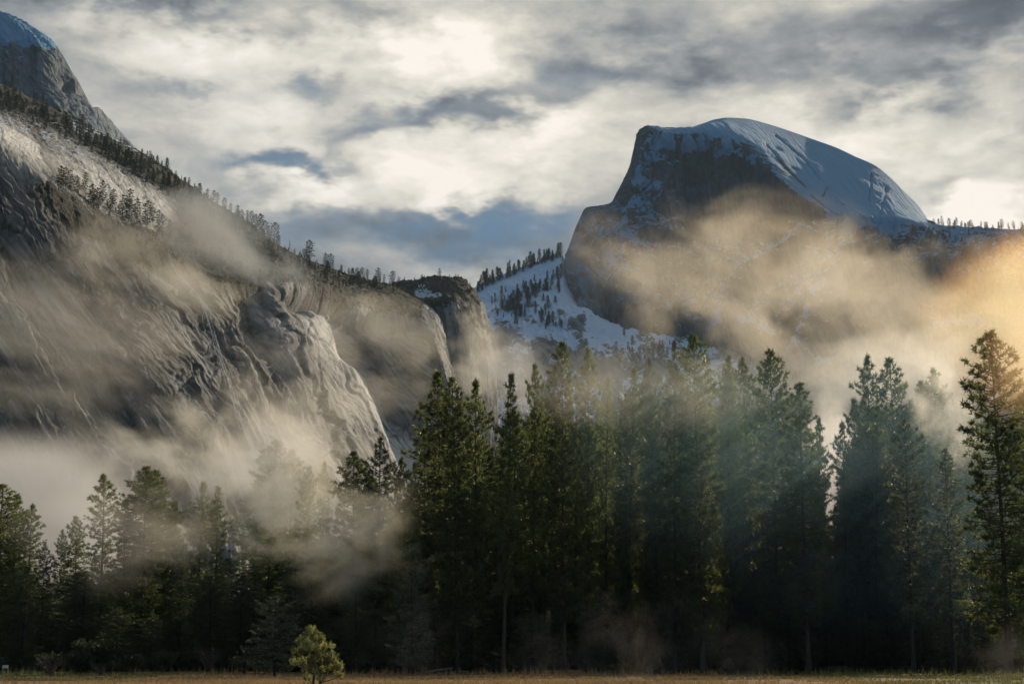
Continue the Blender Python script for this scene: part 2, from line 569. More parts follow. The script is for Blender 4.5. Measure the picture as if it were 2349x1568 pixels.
# ---------- near cliff and the ridge above it
DR = 1.0
def left_massif():
    r0 = [(-.15, -150, 150, 1750), (0, 0, 192, 1780), (.1, 100, 238, 1810), (.2, 200, 288, 1840), (.32, 320, 347, 1880), (.375, 375, 380, 1900),
          (.42, 420, 413, 1900), (.46, 460, 441, 1900), (.52, 520, 480, 1900), (.56, 560, 502, 1900), (.6, 600, 532, 1900), (.65, 650, 568, 1900),
          (.7, 700, 593, 1920), (.76, 760, 615, 1940), (.8, 800, 632, 1950), (.86, 860, 644, 1960), (.9, 900, 655, 1970), (.935, 935, 675, 1960),
          (.96, 960, 690, 1920), (.985, 985, 706, 1880), (1.0, 1008, 730, 1850), (1.02, 1020, 765, 1830), (1.04, 1024, 800, 1810), (1.06, 1036, 840, 1790),
          (1.08, 1048, 880, 1770), (1.10, 1056, 930, 1750), (1.13, 1064, 1010, 1730), (1.16, 1070, 1110, 1700)]
    rs = [(-.15, -150, 225, 1560), (0, 0, 268, 1580), (.1, 100, 318, 1610), (.2, 200, 372, 1640), (.32, 320, 436, 1680), (.42, 420, 492, 1700), (.52, 520, 560, 1730),
          (.6, 600, 596, 1760), (.7, 700, 622, 1810), (.8, 800, 648, 1860), (.9, 900, 668, 1900), (.96, 958, 698, 1870), (1.0, 1004, 738, 1820), (1.04, 1022, 806, 1790),
          (1.08, 1045, 888, 1755), (1.16, 1069, 1112, 1690)]
    r1 = [(-.15, -150, 300, 1230), (0, 0, 335, 1240), (.06, 60, 372, 1250), (.11, 110, 408, 1260), (.17, 170, 458, 1280), (.23, 230, 508, 1300), (.3, 300, 545, 1330),
          (.38, 380, 580, 1370), (.44, 440, 628, 1400), (.52, 520, 664, 1440), (.6, 600, 655, 1520), (.7, 700, 652, 1640), (.76, 760, 664, 1690), (.82, 820, 690, 1730),
          (.9, 900, 705, 1790), (.95, 945, 720, 1790), (.985, 970, 745, 1770), (1.02, 996, 790, 1740), (1.06, 1018, 860, 1710), (1.1, 1034, 950, 1690), (1.16, 1052, 1115, 1660)]
    r2 = [(-.15, -150, 700, 1150), (0, 0, 720, 1170), (.3, 300, 800, 1240), (.5, 500, 860, 1330), (.62, 620, 878, 1390), (.7, 700, 884, 1445), (.85, 850, 900, 1650), (.95, 930, 900, 1735),
          (1.02, 970, 900, 1725), (1.1, 1010, 980, 1690), (1.16, 1035, 1120, 1640)]
    r3 = [(-.15, -150, 1130, 1060), (0, 0, 1135, 1080), (.3, 300, 1145, 1140), (.5, 500, 1150, 1220), (.7, 700, 1150, 1300), (.85, 850, 1150, 1500), (.95, 930, 1150, 1590),
          (1.1, 1005, 1155, 1620), (1.16, 1030, 1160, 1620)]
    r4 = [(-.15, -200, 1500, 700), (.5, 500, 1500, 760), (1.16, 1050, 1500, 900)]
    sh = Sheet([r0, rs, r1, r2, r3, r4], [0, .16, .36, .68, .9, 1.0], 760, 470, -.12, 1.16, back=(160, 90))
    U, V = sh.uv[..., 0], sh.uv[..., 1]
    W0 = sh.base
    x, y, z = W0[..., 0], W0[..., 1], W0[..., 2]
    T = sh.T[:, None] * np.ones_like(U)
    wall = smooth(T, .30, .42)
    q = x * 0.55 + y * 0.62                                  # distance along the wall
    # broad bulges
    p3 = np.stack([q / 170, z / 170, y * 0], -1)
    sh.push((fbm(p3, 3, .5, 3) * 22) * (0.35 + 0.65 * wall) * smooth(T, 0.0, .06))
    sh.normals()
    # exfoliation slabs: inclined saw-tooth, steep riser on the left of each slab
    ang = np.interp(U, [0, 350, 600, 900], [R(72), R(66), R(58), R(54)])
    th = R(58)
    c = (U * math.sin(th) - V * math.cos(th)) + (np.sin(ang - th) * (V - 600) * -.35)
    a = U * math.cos(th) + V * math.sin(th)
    warp = fbm(np.stack([U / 210, V / 210, U * 0 + 4], -1), 3, .5, 9)
    for per, amp, sd_ in ((130, 5.5, 1), (19, .5, 3)):
        mod = vnoise(np.stack([c / per * .9, a / (per * 3.2), a * 0 + sd_], -1), sd_)
        ph = c / per + warp * (.28 * 130 / per if per > 40 else .9) + mod * .55
        saw = 1 - (ph - np.floor(ph))
        saw = np.where(saw > .84, (1 - saw) / .16, saw / .84)
        gate = smooth(fbm(np.stack([c / (per * 2.0), a / (per * 2.2), c * 0 + 7 + sd_], -1), 2, .5, 30 + sd_), -.22, .3)
        sh.push((saw - .5) * amp * gate * (0.12 + .88 * wall) * smooth(T, 0.0, .05))
    # broken plates and the joints between them
    wp = fbm(np.stack([U / 60, V / 60, U * 0 + 8], -1), 3, .5, 19)
    wq = fbm(np.stack([U / 60, V / 60, U * 0 + 18], -1), 3, .5, 20)
    slab = gauss_line(U, V, [(715, 760), (800, 850), (850, 930), (920, 1040), (950, 1090)], 62)
    slab = np.maximum(slab, .8 * gauss_line(U, V, [(880, 960), (950, 1060)], 50))
    blk = .35 + .75 * gauss_line(U, V, [(520, 690), (600, 740), (700, 830), (760, 900)], 110)
    crackm = 0 * U
    for pc, pa, amp, sd_ in ((66, 460, 5.2, 1), (23, 190, 2.3, 2), (8.5, 75, .9, 3)):
        val, jt = plates(c / pc + wp * (20 / pc + .12), a / pa + wq * .6, 200 + sd_)
        sh.push((val * amp * (.6 + .4 * blk) - jt * amp * .35) * (1 - .72 * slab) * (0.12 + .88 * wall) * smooth(T, 0, .05))
        crackm = np.maximum(crackm, jt * (1.0, .8, .5)[sd_ - 1])
    # the big corner left of the pale slab, and the arches under the brow
    corner = [(640, 660), (700, 745), (760, 860), (830, 930), (880, 1040), (930, 1140)]
    sd1 = side_line(U, V, corner)
    sh.push((smooth(sd1, -4, 5) * -1 + .5) * 16 * smooth(V, 655, 720) * np.exp(-np.abs(sd1) / 90) * wall)
    arch = gauss_line(U, V, [(690, 700), (740, 680), (790, 690), (815, 740), (835, 800)], 34)
    sh.push(-arch * 34 * wall)
    arch2 = gauss_line(U, V, [(880, 730), (930, 745), (965, 790), (985, 860)], 26)
    sh.push(-arch2 * 18 * wall)
    sh.push(slab * 9 * wall, np.array([-.25, -.75, .6]))
    c_mid = np.interp(V, [760, 850, 930, 1040, 1100], [735, 800, 850, 920, 955]) * math.sin(th) - V * math.cos(th)
    sh.push(-slab * np.clip((c - c_mid) / 70, -1.2, 1.2) * 7 * wall)
    gully = gauss_line(U, V, [(560, 690), (600, 800), (640, 900), (700, 1000)], 40)
    sh.push(-gully * 14 * wall)
    # fine weathering
    p4 = np.stack([c / 12, a / 130, c * 0 + 3], -1)
    sh.push(fbm(p4, 4, .58, 41, True) * 1.1 * (0.2 + .8 * wall))
    p5 = np.stack([x / 7, y / 7, z / 7], -1)
    sh.push(fbm(p5, 3, .6, 51) * (.7 + 1.5 * (1 - wall)))
    sh.normals()
    nz = sh.N[..., 2]
    # cover
    n = fbm(np.stack([x / 30, y / 30, z / 30], -1), 4, .55, 61)
    slabzone = gauss_line(U, V, [(-60, 275), (60, 330), (180, 385), (290, 440), (370, 480)], 40)
    band = np.maximum(gauss_line(U, V, [(0, 215), (120, 270), (260, 345), (380, 415), (470, 470)], 34),
                      gauss_line(U, V, [(120, 420), (210, 490), (320, 540), (420, 600), (540, 650)], 34))
    sky_edge = np.exp(-T / .05) * smooth(U, 380, 520)
    bush = 0.10 + .75 * band + .45 * sky_edge - .5 * smooth(sh.S[None, :] * np.ones_like(U), .955, .985) + n * .45 - .8 * slabzone + .25 * (1 - wall) - .22 * wall
    edge_r = smooth(sh.S[None, :] * np.ones_like(U), .955, .985)
    bush += .62 * (1 - wall) * (1 - edge_r) * smooth(U, 330, 440) * (1 - .6 * slabzone)
    bush += .5 * np.exp(-((T - .31) / .05) ** 2) * smooth(U, 400, 560)
    snow = -.2 + 0.75 * smooth(nz, .75, .95) * (1 - wall) * smooth(V, 560, 300) + .3 * gauss_line(U, V, [(-50, 255), (80, 290), (200, 355), (330, 425)], 12) \
        + .55 * gauss_line(U, V, [(170, 290), (240, 305), (310, 340)], 16) + n * .2
    tone = .42 * slabzone + .50 * slab - .40 * smooth(U, 660, 430) * wall - .16 * wall * smooth(T, .62, .40) * smooth(U, 700, 600) - .25 * arch  # slab sunlight, shade of left wall and arch recess put into the tone
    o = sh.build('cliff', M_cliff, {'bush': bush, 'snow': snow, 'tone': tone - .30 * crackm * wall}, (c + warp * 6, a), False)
    tag(o, 'pale granite valley wall streaked and slabby below a wooded ridge', kind='structure')
    return sh


CLIFF = left_massif()

# ---------- domed summit beyond, upper left
def north_dome():
    sil = [(-.3, -300, 5), (-.15, -150, -2), (0, 0, 27), (.04, 40, 40), (.075, 75, 62), (.105, 105, 82), (.13, 130, 105), (.155, 155, 150),
           (.185, 185, 196), (.215, 215, 232), (.25, 250, 273), (.285, 285, 313), (.32, 320, 349), (.345, 345, 376), (.38, 380, 430)]
    r0 = [(s, u, v, 2900) for s, u, v in sil]
    r1 = [(s, u - 14 - 10 * max(0, .15 - abs(s - .1)), v + 34 + (22 if s < .1 else 0) - (18 if s > .16 else 0), 2830) for s, u, v in sil]
    r2 = [(-.3, -300, 200, 2740), (0, -10, 205, 2740), (.105, 80, 215, 2740), (.155, 130, 232, 2740), (.215, 178, 275, 2740), (.285, 245, 325, 2740), (.38, 340, 430, 2740)]
    r3 = [(-.3, -300, 420, 2500), (0, 0, 420, 2500), (.2, 160, 430, 2500), (.38, 300, 470, 2500)]
    sh = Sheet([r0, r1, r2, r3], [0, .2, .65, 1], 260, 200, -.25, .38, back=(300, 120))
    x, y, z = (sh.base[..., k] for k in range(3))
    T = sh.T[:, None] * np.ones_like(x)
    U, V = sh.uv[..., 0], sh.uv[..., 1]
    e = smooth(T, 0, .08)
    sh.push(fbm(np.stack([x / 120, y / 120, z / 160], -1), 4, .5, 5) * 10 * e)
    sh.push(fbm(np.stack([x / 10, y / 10, z / 30], -1), 4, .6, 8, True) * 2.2)
    sh.push(fbm(np.stack([(U * .8 - V * .6) / 18, (U * .6 + V * .8) / 90, U * 0], -1), 4, .6, 9) * 7 * e)
    cap = gauss_line(U, V, [(150, 198), (190, 215), (215, 240)], 9)
    sh.push(-cap * 14)
    n = fbm(np.stack([x / 40, y / 40, z / 40], -1), 4, .55, 12)
    snow = 1.0 * smooth(V - np.interp(U, [-300, 0, 60, 120, 150], [90, 88, 95, 112, 130]), 14, -12) + .15 * n
    snow = np.where(U > 128, snow * .3, snow) - .3 * np.clip(n, 0, 1)
    snow += .22 * smooth(V, 160, 100) * smooth(U, 130, 90)
    snow += .34 * gauss_line(U, V, [(60, 95), (50, 130), (40, 160)], 12) + .3 * gauss_line(U, V, [(15, 95), (12, 140)], 9)
    bush = np.zeros_like(U) - .3 + .95 * smooth(V - np.interp(U, [0, 150, 320], [195, 240, 380]), -10, 30) * smooth(U, 240, 180) + n * .3
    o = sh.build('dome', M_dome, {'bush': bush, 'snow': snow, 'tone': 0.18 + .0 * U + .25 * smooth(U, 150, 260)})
    tag(o, 'rounded grey granite dome with a snowy cap above the wooded ridge', kind='structure')
    return sh


NDOME = north_dome()

# ---------- blunt column at the end of the wall
def column():
    sil = [(0, 830, 668), (.15, 900, 650), (.3, 950, 641), (.45, 1000, 634), (.55, 1040, 633), (.62, 1062, 640), (.68, 1080, 654), (.74, 1096, 672), (.79, 1108, 700),
           (.84, 1119, 740), (.88, 1127, 790), (.92, 1134, 850), (.95, 1139, 910), (.98, 1146, 1000), (1.0, 1152, 1130)]
    r0 = [(s, u, v, 2350) for s, u, v in sil]
    r1 = [(0, 830, 700, 2270), (.3, 945, 690, 2260), (.45, 990, 690, 2250), (.55, 1022, 690, 2245), (.62, 1042, 688, 2245), (.68, 1060, 696, 2250), (.74, 1076, 712, 2255),
          (.79, 1088, 736, 2260), (.84, 1100, 770, 2265), (.88, 1110, 812, 2270), (.92, 1118, 866, 2275), (.95, 1124, 920, 2280), (.98, 1132, 1004, 2290), (1.0, 1140, 1130, 2290)]
    r2 = [(0, 820, 860, 2230), (.5, 980, 860, 2200), (.74, 1040, 880, 2205), (.88, 1080, 910, 2215), (.98, 1108, 1010, 2230), (1.0, 1118, 1130, 2240)]
    r3 = [(0, 820, 1150, 2150), (.5, 960, 1150, 2130), (1.0, 1100, 1150, 2140)]
    sh = Sheet([r0, r1, r2, r3], [0, .14, .55, 1], 220, 260, 0, 1, back=(200, 120))
    x, y, z = (sh.base[..., k] for k in range(3))
    T = sh.T[:, None] * np.ones_like(x)
    U, V = sh.uv[..., 0], sh.uv[..., 1]
    wall = smooth(T, .1, .2)
    e = smooth(T, 0, .05)
    sh.push(fbm(np.stack([x / 60, y / 60, z / 200], -1), 4, .5, 15) * 14 * e)
    sh.push(fbm(np.stack([x / 14, y / 14, z / 70], -1), 4, .6, 16, True) * 4.5 * (.3 + .7 * wall))
    sh.push(fbm(np.stack([x / 9, y / 9, z / 9], -1), 3, .6, 17) * (1.4 + 3.5 * (1 - wall)))
    n = fbm(np.stack([x / 25, y / 25, z / 25], -1), 4, .55, 18)
    snow = -.1 + .75 * gauss_line(U, V, [(960, 668), (1010, 672)], 14) + .3 * n - .4 * wall
    bush = .72 * (1 - smooth(V - np.interp(U, [830, 1000, 1060, 1100], [715, 705, 690, 690]), -12, 30)) + n * .3
    o = sh.build('rock_column', M_cliff, {'bush': bush, 'snow': snow, 'tone': -.22 + .1 * wall})
    tag(o, 'blunt dark granite column ending the wall beside the snowy slope', kind='structure')
    return sh


COLUMN = column()

# ---------- the great half dome with its cut face, and the ridge to its right
def half_dome():
    sil = [(-.03, 1262, 760, 4350), (0, 1275, 690, 4360), (.05, 1298, 588, 4380), (.08, 1310, 550, 4400), (.11, 1330, 500, 4420), (.13, 1345, 476, 4430), (.16, 1375, 471, 4430),
           (.19, 1400, 465, 4450), (.22, 1415, 440, 4470), (.25, 1432, 408, 4490), (.28, 1445, 378, 4500), (.31, 1453, 342, 4510), (.34, 1461, 312, 4520), (.36, 1474, 297, 4530),
           (.38, 1493, 290, 4540), (.42, 1530, 292, 4560), (.46, 1575, 293, 4590), (.50, 1610, 284, 4620), (.53, 1640, 274, 4640), (.56, 1670, 270, 4660), (.60, 1710, 272, 4690),
           (.64, 1760, 284, 4720), (.68, 1810, 300, 4740), (.73, 1870, 321, 4760), (.77, 1920, 339, 4760), (.80, 1960, 358, 4750), (.84, 2005, 378, 4740), (.88, 2040, 405, 4720),
           (.91, 2075, 440, 4700), (.94, 2105, 470, 4680), (.97, 2123, 495, 4660), (1.0, 2137, 513, 4640), (1.05, 2180, 518, 4600), (1.12, 2240, 522, 4560), (1.2, 2300, 525, 4520),
           (1.3, 2400, 526, 4500), (1.45, 2560, 522, 4500)]
    r1 = [(-.03, 1275, 765, 4290), (0, 1292, 700, 4300), (.05, 1318, 605, 4320), (.13, 1366, 505, 4350), (.19, 1425, 490, 4370), (.25, 1452, 425, 4400), (.31, 1472, 352, 4420), (.34, 1482, 326, 4430),
          (.38, 1503, 303, 4440), (.46, 1572, 306, 4450), (.53, 1640, 316, 4440), (.60, 1700, 336, 4430), (.64, 1738, 362, 4420), (.68, 1778, 402, 4400), (.73, 1830, 445, 4390),
          (.77, 1872, 470, 4370), (.80, 1905, 485, 4370), (.84, 1945, 492, 4380), (.88, 1985, 496, 4390), (.91, 2025, 500, 4400), (.94, 2065, 505, 4410), (.97, 2100, 512, 4420),
          (1.0, 2137, 528, 4440), (1.05, 2180, 542, 4420), (1.2, 2300, 560, 4380), (1.45, 2560, 565, 4350)]
    r2 = [(-.03, 1285, 790, 4230), (0, 1300, 735, 4240), (.05, 1335, 660, 4250), (.13, 1385, 610, 4260), (.25, 1468, 600, 4330), (.38, 1530, 600, 4370), (.46, 1585, 605, 4375), (.53, 1640, 605, 4370), (.60, 1705, 595, 4360),
          (.68, 1790, 575, 4340), (.73, 1850, 560, 4330), (.80, 1925, 555, 4300), (.88, 1995, 560, 4290), (.94, 2070, 580, 4280), (1.0, 2140, 595, 4260), (1.2, 2310, 640, 4180), (1.45, 2560, 650, 4150)]
    r3 = [(-.03, 1285, 840, 4100), (0, 1305, 800, 4100), (.13, 1385, 800, 4120), (.25, 1455, 810, 4120), (.38, 1560, 820, 4130), (.53, 1660, 820, 4120), (.68, 1790, 815, 4080), (.80, 1930, 810, 4020), (1.0, 2150, 790, 3950),
          (1.2, 2320, 780, 3850), (1.45, 2560, 780, 3800)]
    r4 = [(-.03, 1240, 960, 3300), (.25, 1430, 950, 3300), (.53, 1640, 950, 3250), (.8, 1920, 945, 3200), (1.0, 2150, 940, 3150), (1.45, 2560, 935, 3050)]
    r5 = [(-.03, 1200, 1150, 2300), (.53, 1640, 1150, 2250), (1.0, 2150, 1150, 2200), (1.45, 2560, 1150, 2150)]
    r6 = [(-.03, 1200, 1480, 1000), (.53, 1640, 1480, 1000), (1.45, 2560, 1480, 1000)]
    sh = Sheet([r0 := sil, r1, r2, r3, r4, r5, r6], [0, .22, .50, .70, .84, .95, 1.0], 680, 430, -.03, 1.42, back=(260, 110))
    x, y, z = (sh.base[..., k] for k in range(3))
    T = sh.T[:, None] * np.ones_like(x)
    U, V = sh.uv[..., 0], sh.uv[..., 1]
    S = sh.S[None, :] * np.ones_like(x)
    e = smooth(T, 0, .05)
    face = smooth(T, .2, .26) * smooth(T, .72, .6) * smooth(S, .84, .74)       # the cut cliff
    cap = (1 - smooth(T, .2, .25)) * smooth(S, .36, .42) * smooth(S, 1.0, .97)  # the smooth snowy back
    rough = 1 - cap
    sh.push(fbm(np.stack([x / 260, y / 260, z / 260], -1), 4, .5, 25) * 45 * e * (1 - .75 * cap) * smooth(T, .2, .35))
    sh.push(fbm(np.stack([x / 70, y / 70, z / 90], -1), 5, .55, 26, True) * (11 * rough * (1 - .45 * face) + 1.5) * e)
    sh.push(fbm(np.stack([x / 22, y / 40, z / 260], -1), 4, .6, 27, True) * 8 * face)
    sh.push(fbm(np.stack([x / 24, y / 24, z / 30], -1), 4, .6, 28) * (7 * rough * (1 - .5 * face) + .8) * (.15 + .85 * e))
    cD, aD = U * .97 + V * .22, V * .97 - U * .22
    for pc, pa, amp, sd_ in ((46, 95, 16.0, 1), (17, 36, 7.0, 2)):
        val, jt = plates(cD / pc + .6 * fbm(np.stack([U / 50, V / 50, U * 0], -1), 3, .5, 45), aD / pa, 240 + sd_)
        sh.push((val - jt * .5) * amp * (1 - cap) * smooth(T, .16, .26) * (1 - .35 * face) * (1 + .9 * smooth(U, 1450, 1380)))
    # hollow of the big face under its brow
    sh.push(-gauss_line(U, V, [(1600, 400), (1690, 400), (1760, 440)], 75) * 45 * smooth(T, .22, .3), np.array([0, -1.0, 0]))
    # spurs and gullies below the dome
    spur = gauss_line(U, V, [(1835, 530), (1800, 580), (1720, 640), (1670, 690), (1645, 780)], 26)
    sh.push(spur * 60 * smooth(T, .3, .45))
    spur2 = gauss_line(U, V, [(1940, 560), (1900, 660), (1850, 760), (1830, 830)], 30)
    sh.push(spur2 * 45 * smooth(T, .4, .5))
    gul = gauss_line(U, V, [(2060, 590), (2110, 620), (2160, 640)], 22)
    sh.push(-gul * 60)
    crackl = [[(1862, 450), (1920, 500)], [(1935, 470), (1985, 500)], [(2000, 400), (1995, 460)], [(1900, 430), (1890, 450)], [(1780, 310), (1850, 370), (1880, 410)], [(1760, 330), (1800, 380), (1850, 430)],
              [(2035, 430), (2020, 490)], [(1925, 338), (1910, 330)]]
    crack = 0 * U
    for c in crackl:
        crack = np.maximum(crack, gauss_line(U, V, c, 2.2))
    cc = (U * .55 - V * .83) / 16 + fbm(np.stack([U / 120, V / 120, U * 0 + 5], -1), 3, .5, 33) * 3.0
    onion = fbm(np.stack([cc, (U * .83 + V * .55) / 110, U * 0], -1), 4, .6, 34)
    sh.push(onion * 5.0 * cap * smooth(T, .02, .10))
    sh.push(-crack * 4 * smooth(T, .0, .03))
    sh.normals()
    nz = sh.N[..., 2]
    n = fbm(np.stack([x / 90, y / 90, z / 90], -1), 4, .55, 29)
    nf = fbm(np.stack([x / 22, y / 22, z / 30], -1), 4, .6, 31)
    snow = -.15 + smooth(nz, .36, .72) * .70 + nf * .26 + n * .12
    snow += cap * (.62 * (1 - .9 * crack) + .55 * np.clip(onion, -.6, .4) * smooth(V - U * .35, -330, -230))
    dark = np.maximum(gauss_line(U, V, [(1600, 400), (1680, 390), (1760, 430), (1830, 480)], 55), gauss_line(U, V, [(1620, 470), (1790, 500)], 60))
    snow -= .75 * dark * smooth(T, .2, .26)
    dust = gauss_line(U, V, [(1500, 330), (1560, 345), (1660, 340), (1720, 365)], 30) + gauss_line(U, V, [(1480, 360), (1460, 450), (1430, 540), (1400, 620)], 40)
    snow += (.58 + .8 * nf) * np.clip(dust, 0, 1) * smooth(T, .2, .24)
    snow += .45 * smooth(nz, .20, .5) * face * (1 - .7 * dark) + .18 * nf * face
    snow += .45 * spur + .25 * spur2
    snow += .5 * smooth(T, .40, .22) * smooth(S, .36, .42) * smooth(S, 1.0, .9) * (1 - dark) * (1 - cap)
    snow -= .22 * smooth(T, .10, .24) * cap + .5 * cap * np.clip(nf - .28, 0, 1)
    ridge = smooth(S, .98, 1.05) * smooth(T, .5, .2)
    snow += .40 * ridge + .3 * gauss_line(U, V, [(1900, 492), (2000, 505), (2130, 530)], 16)
    rt = smooth(U, 2050, 2180) * smooth(V, 560, 620)
    snow += .12 * rt
    snow -= .42 * smooth(V, 600, 700) * smooth(U, 1330, 1420) * (1 - spur) * (1 - spur2)
    snow += .30 * smooth(U, 1760, 1850) * smooth(V, 560, 500) * smooth(T, .18, .22)
    for pts, w in (([(1700, 745), (1770, 765)], 9), ([(1790, 828), (1822, 832)], 8), ([(1860, 822), (1915, 818)], 5), ([(2150, 745), (2250, 715)], 14), ([(2030, 825), (2060, 805)], 9), ([(1625, 785), (1650, 780)], 9)):
        snow += 1.1 * gauss_line(U, V, pts, w)
    bush = -.25 + n * .35 + .55 * rt * smooth(V, 520, 600) + .25 * smooth(V, 820, 940)
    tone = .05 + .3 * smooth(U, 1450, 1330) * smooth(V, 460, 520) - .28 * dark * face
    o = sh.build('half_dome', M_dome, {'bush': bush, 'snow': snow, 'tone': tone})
    tag(o, 'huge snow capped granite dome with a sheer cut face and ridge', kind='structure')
    return sh


HDOME = half_dome()

# ---------- snowy apron left of and below the dome
def snow_slope():
    r0 = [(0, 1030, 720, 4500), (.1, 1090, 659, 4500), (.2, 1130, 638, 4500), (.3, 1180, 618, 4500), (.42, 1240, 597, 4480), (.5, 1285, 580, 4440), (.58, 1325, 690, 4600), (.66, 1400, 732, 4600), (.75, 1500, 766, 4560), (.85, 1600, 786, 4500), (1, 1740, 820, 4600)]
    r1 = [(0, 1030, 790, 4150), (.1, 1100, 750, 4150), (.2, 1150, 720, 4150), (.3, 1200, 700, 4150), (.42, 1250, 690, 4140), (.5, 1290, 692, 4120), (.58, 1335, 707, 4130), (.66, 1400, 741, 4110), (.75, 1500, 775, 4080), (.85, 1600, 796, 4050), (1, 1740, 815, 4510)]
    r2 = [(0, 1020, 900, 3500), (.3, 1180, 850, 3500), (.5, 1290, 830, 3450), (.75, 1500, 850, 3400), (1, 1740, 870, 3900)]
    r3 = [(0, 1010, 1010, 2900), (.5, 1290, 990, 2850), (1, 1740, 990, 3300)]
    r4 = [(0, 1000, 1300, 1700), (1, 1740, 1300, 1700)]
    sh = Sheet([r0, r1, r2, r3, r4], [0, .25, .6, .85, 1], 300, 300, 0, 1, back=(260, 140))
    x, y, z = (sh.base[..., k] for k in range(3))
    T = sh.T[:, None] * np.ones_like(x)
    U, V = sh.uv[..., 0], sh.uv[..., 1]
    e = smooth(T, 0, .05)
    low = smooth(V, 730, 840)
    sh.push(fbm(np.stack([x / 150, y / 150, z / 150], -1), 4, .5, 35) * 24 * e)
    rib = fbm(np.stack([(U * .94 - V * .34) / 26, (U * .34 + V * .94) / 120, U * 0], -1), 4, .6, 40, True)
    sh.push(rib * 9 * e * smooth(V, 640, 720))
    sh.push(fbm(np.stack([x / 45, y / 90, z / 30], -1), 4, .58, 36, True) * (5 + 14 * low) * e)
    sh.push(fbm(np.stack([x / 14, y / 30, z / 12], -1), 4, .6, 37) * (1.0 + 4.5 * low))
    n = fbm(np.stack([x / 60, y / 60, z / 60], -1), 4, .55, 38)
    nf = fbm(np.stack([x / 18, y / 30, z / 14], -1), 4, .6, 39)
    snow = .95 - .40 * low + n * .25 + nf * .35 * (.3 + .7 * low)
    crag = gauss_line(U, V, [(1150, 740), (1145, 790), (1160, 840)], 22) + gauss_line(U, V, [(1250, 800), (1330, 830), (1420, 850)], 14)
    snow -= .5 * crag + .34 * smooth(rib, .1, .7) * smooth(V, 660, 740) + .30 * smooth(fbm(np.stack([U / 55, V / 16, U * 0 + 9], -1), 4, .6, 47), .05, .4) * smooth(V, 650, 720)
    bush = -.3 + .5 * gauss_line(U, V, [(1160, 690), (1230, 660), (1280, 640)], 22) + n * .2
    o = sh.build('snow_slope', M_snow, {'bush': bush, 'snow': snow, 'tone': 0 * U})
    tag(o, 'bright snow slope with dark ledges rising between column and dome', kind='structure')
    return sh


SLOPE = snow_slope()



# ================================================================== plants
rng = random.Random(7)
nr = np.random.default_rng(11)


def foliage_material(name, col, trans=0.34, var=0.35, tip=None, tip_amt=0.0, rough=0.5):
    m, g, out = mat(name)
    oi = g.new('ShaderNodeObjectInfo').outputs['Random']
    tc = g.new('ShaderNodeTexCoord').outputs['Object']
    n = g.noise(tc, 0.8, 3, 0.6)
    k = g.m('ADD', g.lin(n, 0.3, 0.7, 1 - var, 1 + var), g.lin(oi, 0, 1, -0.2, 0.2))
    c = g.vm('SCALE', col, scale=k)
    c = g.mix(g.lin(oi, 0, 1, 0, 0.35), c, (col[0] * 0.75, col[1] * 0.95, col[2] * 1.25))
    if tip:
        fr = g.sstep(g.noise(tc, 2.2, 3, 0.6), 0.45, 0.62)
        c = g.mix(g.m('MULTIPLY', fr, tip_amt), c, tip)
    d = g.new('ShaderNodeBsdfPrincipled')
    g.put(d.inputs['Base Color'], c)
    d.inputs['Roughness'].default_value = rough
    d.inputs['Specular IOR Level'].default_value = 0.5
    t = g.new('ShaderNodeBsdfTranslucent')
    g.put(t.inputs['Color'], g.mix(1.0, c, (2.1, 2.0, 1.05), 'MULTIPLY'))
    mx = g.new('ShaderNodeMixShader')
    mx.inputs[0].default_value = trans
    g.nt.links.new(d.outputs[0], mx.inputs[1])
    g.nt.links.new(t.outputs[0], mx.inputs[2])
    g.nt.links.new(mx.outputs[0], out.inputs[0])
    return m


M_needle = foliage_material('pine_needles', (0.080, 0.098, 0.048), 0.52)
M_needle_dark = foliage_material('fir_needles', (0.050, 0.064, 0.032), 0.32)
M_frost = foliage_material('frosted_needles', (0.075, 0.095, 0.060), 0.30, tip=(0.20, 0.225, 0.20), tip_amt=0.5)
M_young = foliage_material('young_needles', (0.125, 0.145, 0.070), 0.45, tip=(0.48, 0.48, 0.34), tip_amt=0.45)
M_far = foliage_material('distant_needles', (0.038, 0.050, 0.034), 0.15)
M_bark = simple('bark', (0.085, 0.055, 0.040), 0.9, 0.4, 4.0)
M_barkd = simple('dark_bark', (0.045, 0.036, 0.030), 0.9, 0.4, 4.0)
M_twig = simple('bare_twig', (0.11, 0.085, 0.07), 0.9, 0.3, 6.0)


def tube(V_, F_, pts, rad, sides):
    pts = np.asarray(pts, float)
    b = sum(len(x) for x in V_)
    n = len(pts)
    tan = np.gradient(pts, axis=0)
    tan /= np.linalg.norm(tan, axis=1, keepdims=True) + 1e-9
    ref = np.array([0.31, 0.17, 0.93]) if abs(tan[0][2]) < .9 else np.array([1.0, 0.1, 0])
    e1 = np.cross(tan, ref)
    e1 /= np.linalg.norm(e1, axis=1, keepdims=True) + 1e-9
    e2 = np.cross(tan, e1)
    an = np.arange(sides) / sides * 2 * np.pi
    rad = np.asarray(rad, float)
    ring = pts[:, None] + rad[:, None, None] * (np.cos(an)[None, :, None] * e1[:, None] + np.sin(an)[None, :, None] * e2[:, None])
    V_.append(ring.reshape(-1, 3))
    i = np.arange(n - 1)[:, None] * sides
    j = np.arange(sides)[None]
    j2 = (j + 1) % sides
    F_.append((b + np.stack([i + j, i + j2, i + sides + j2, i + sides + j], -1)).reshape(-1, 4))


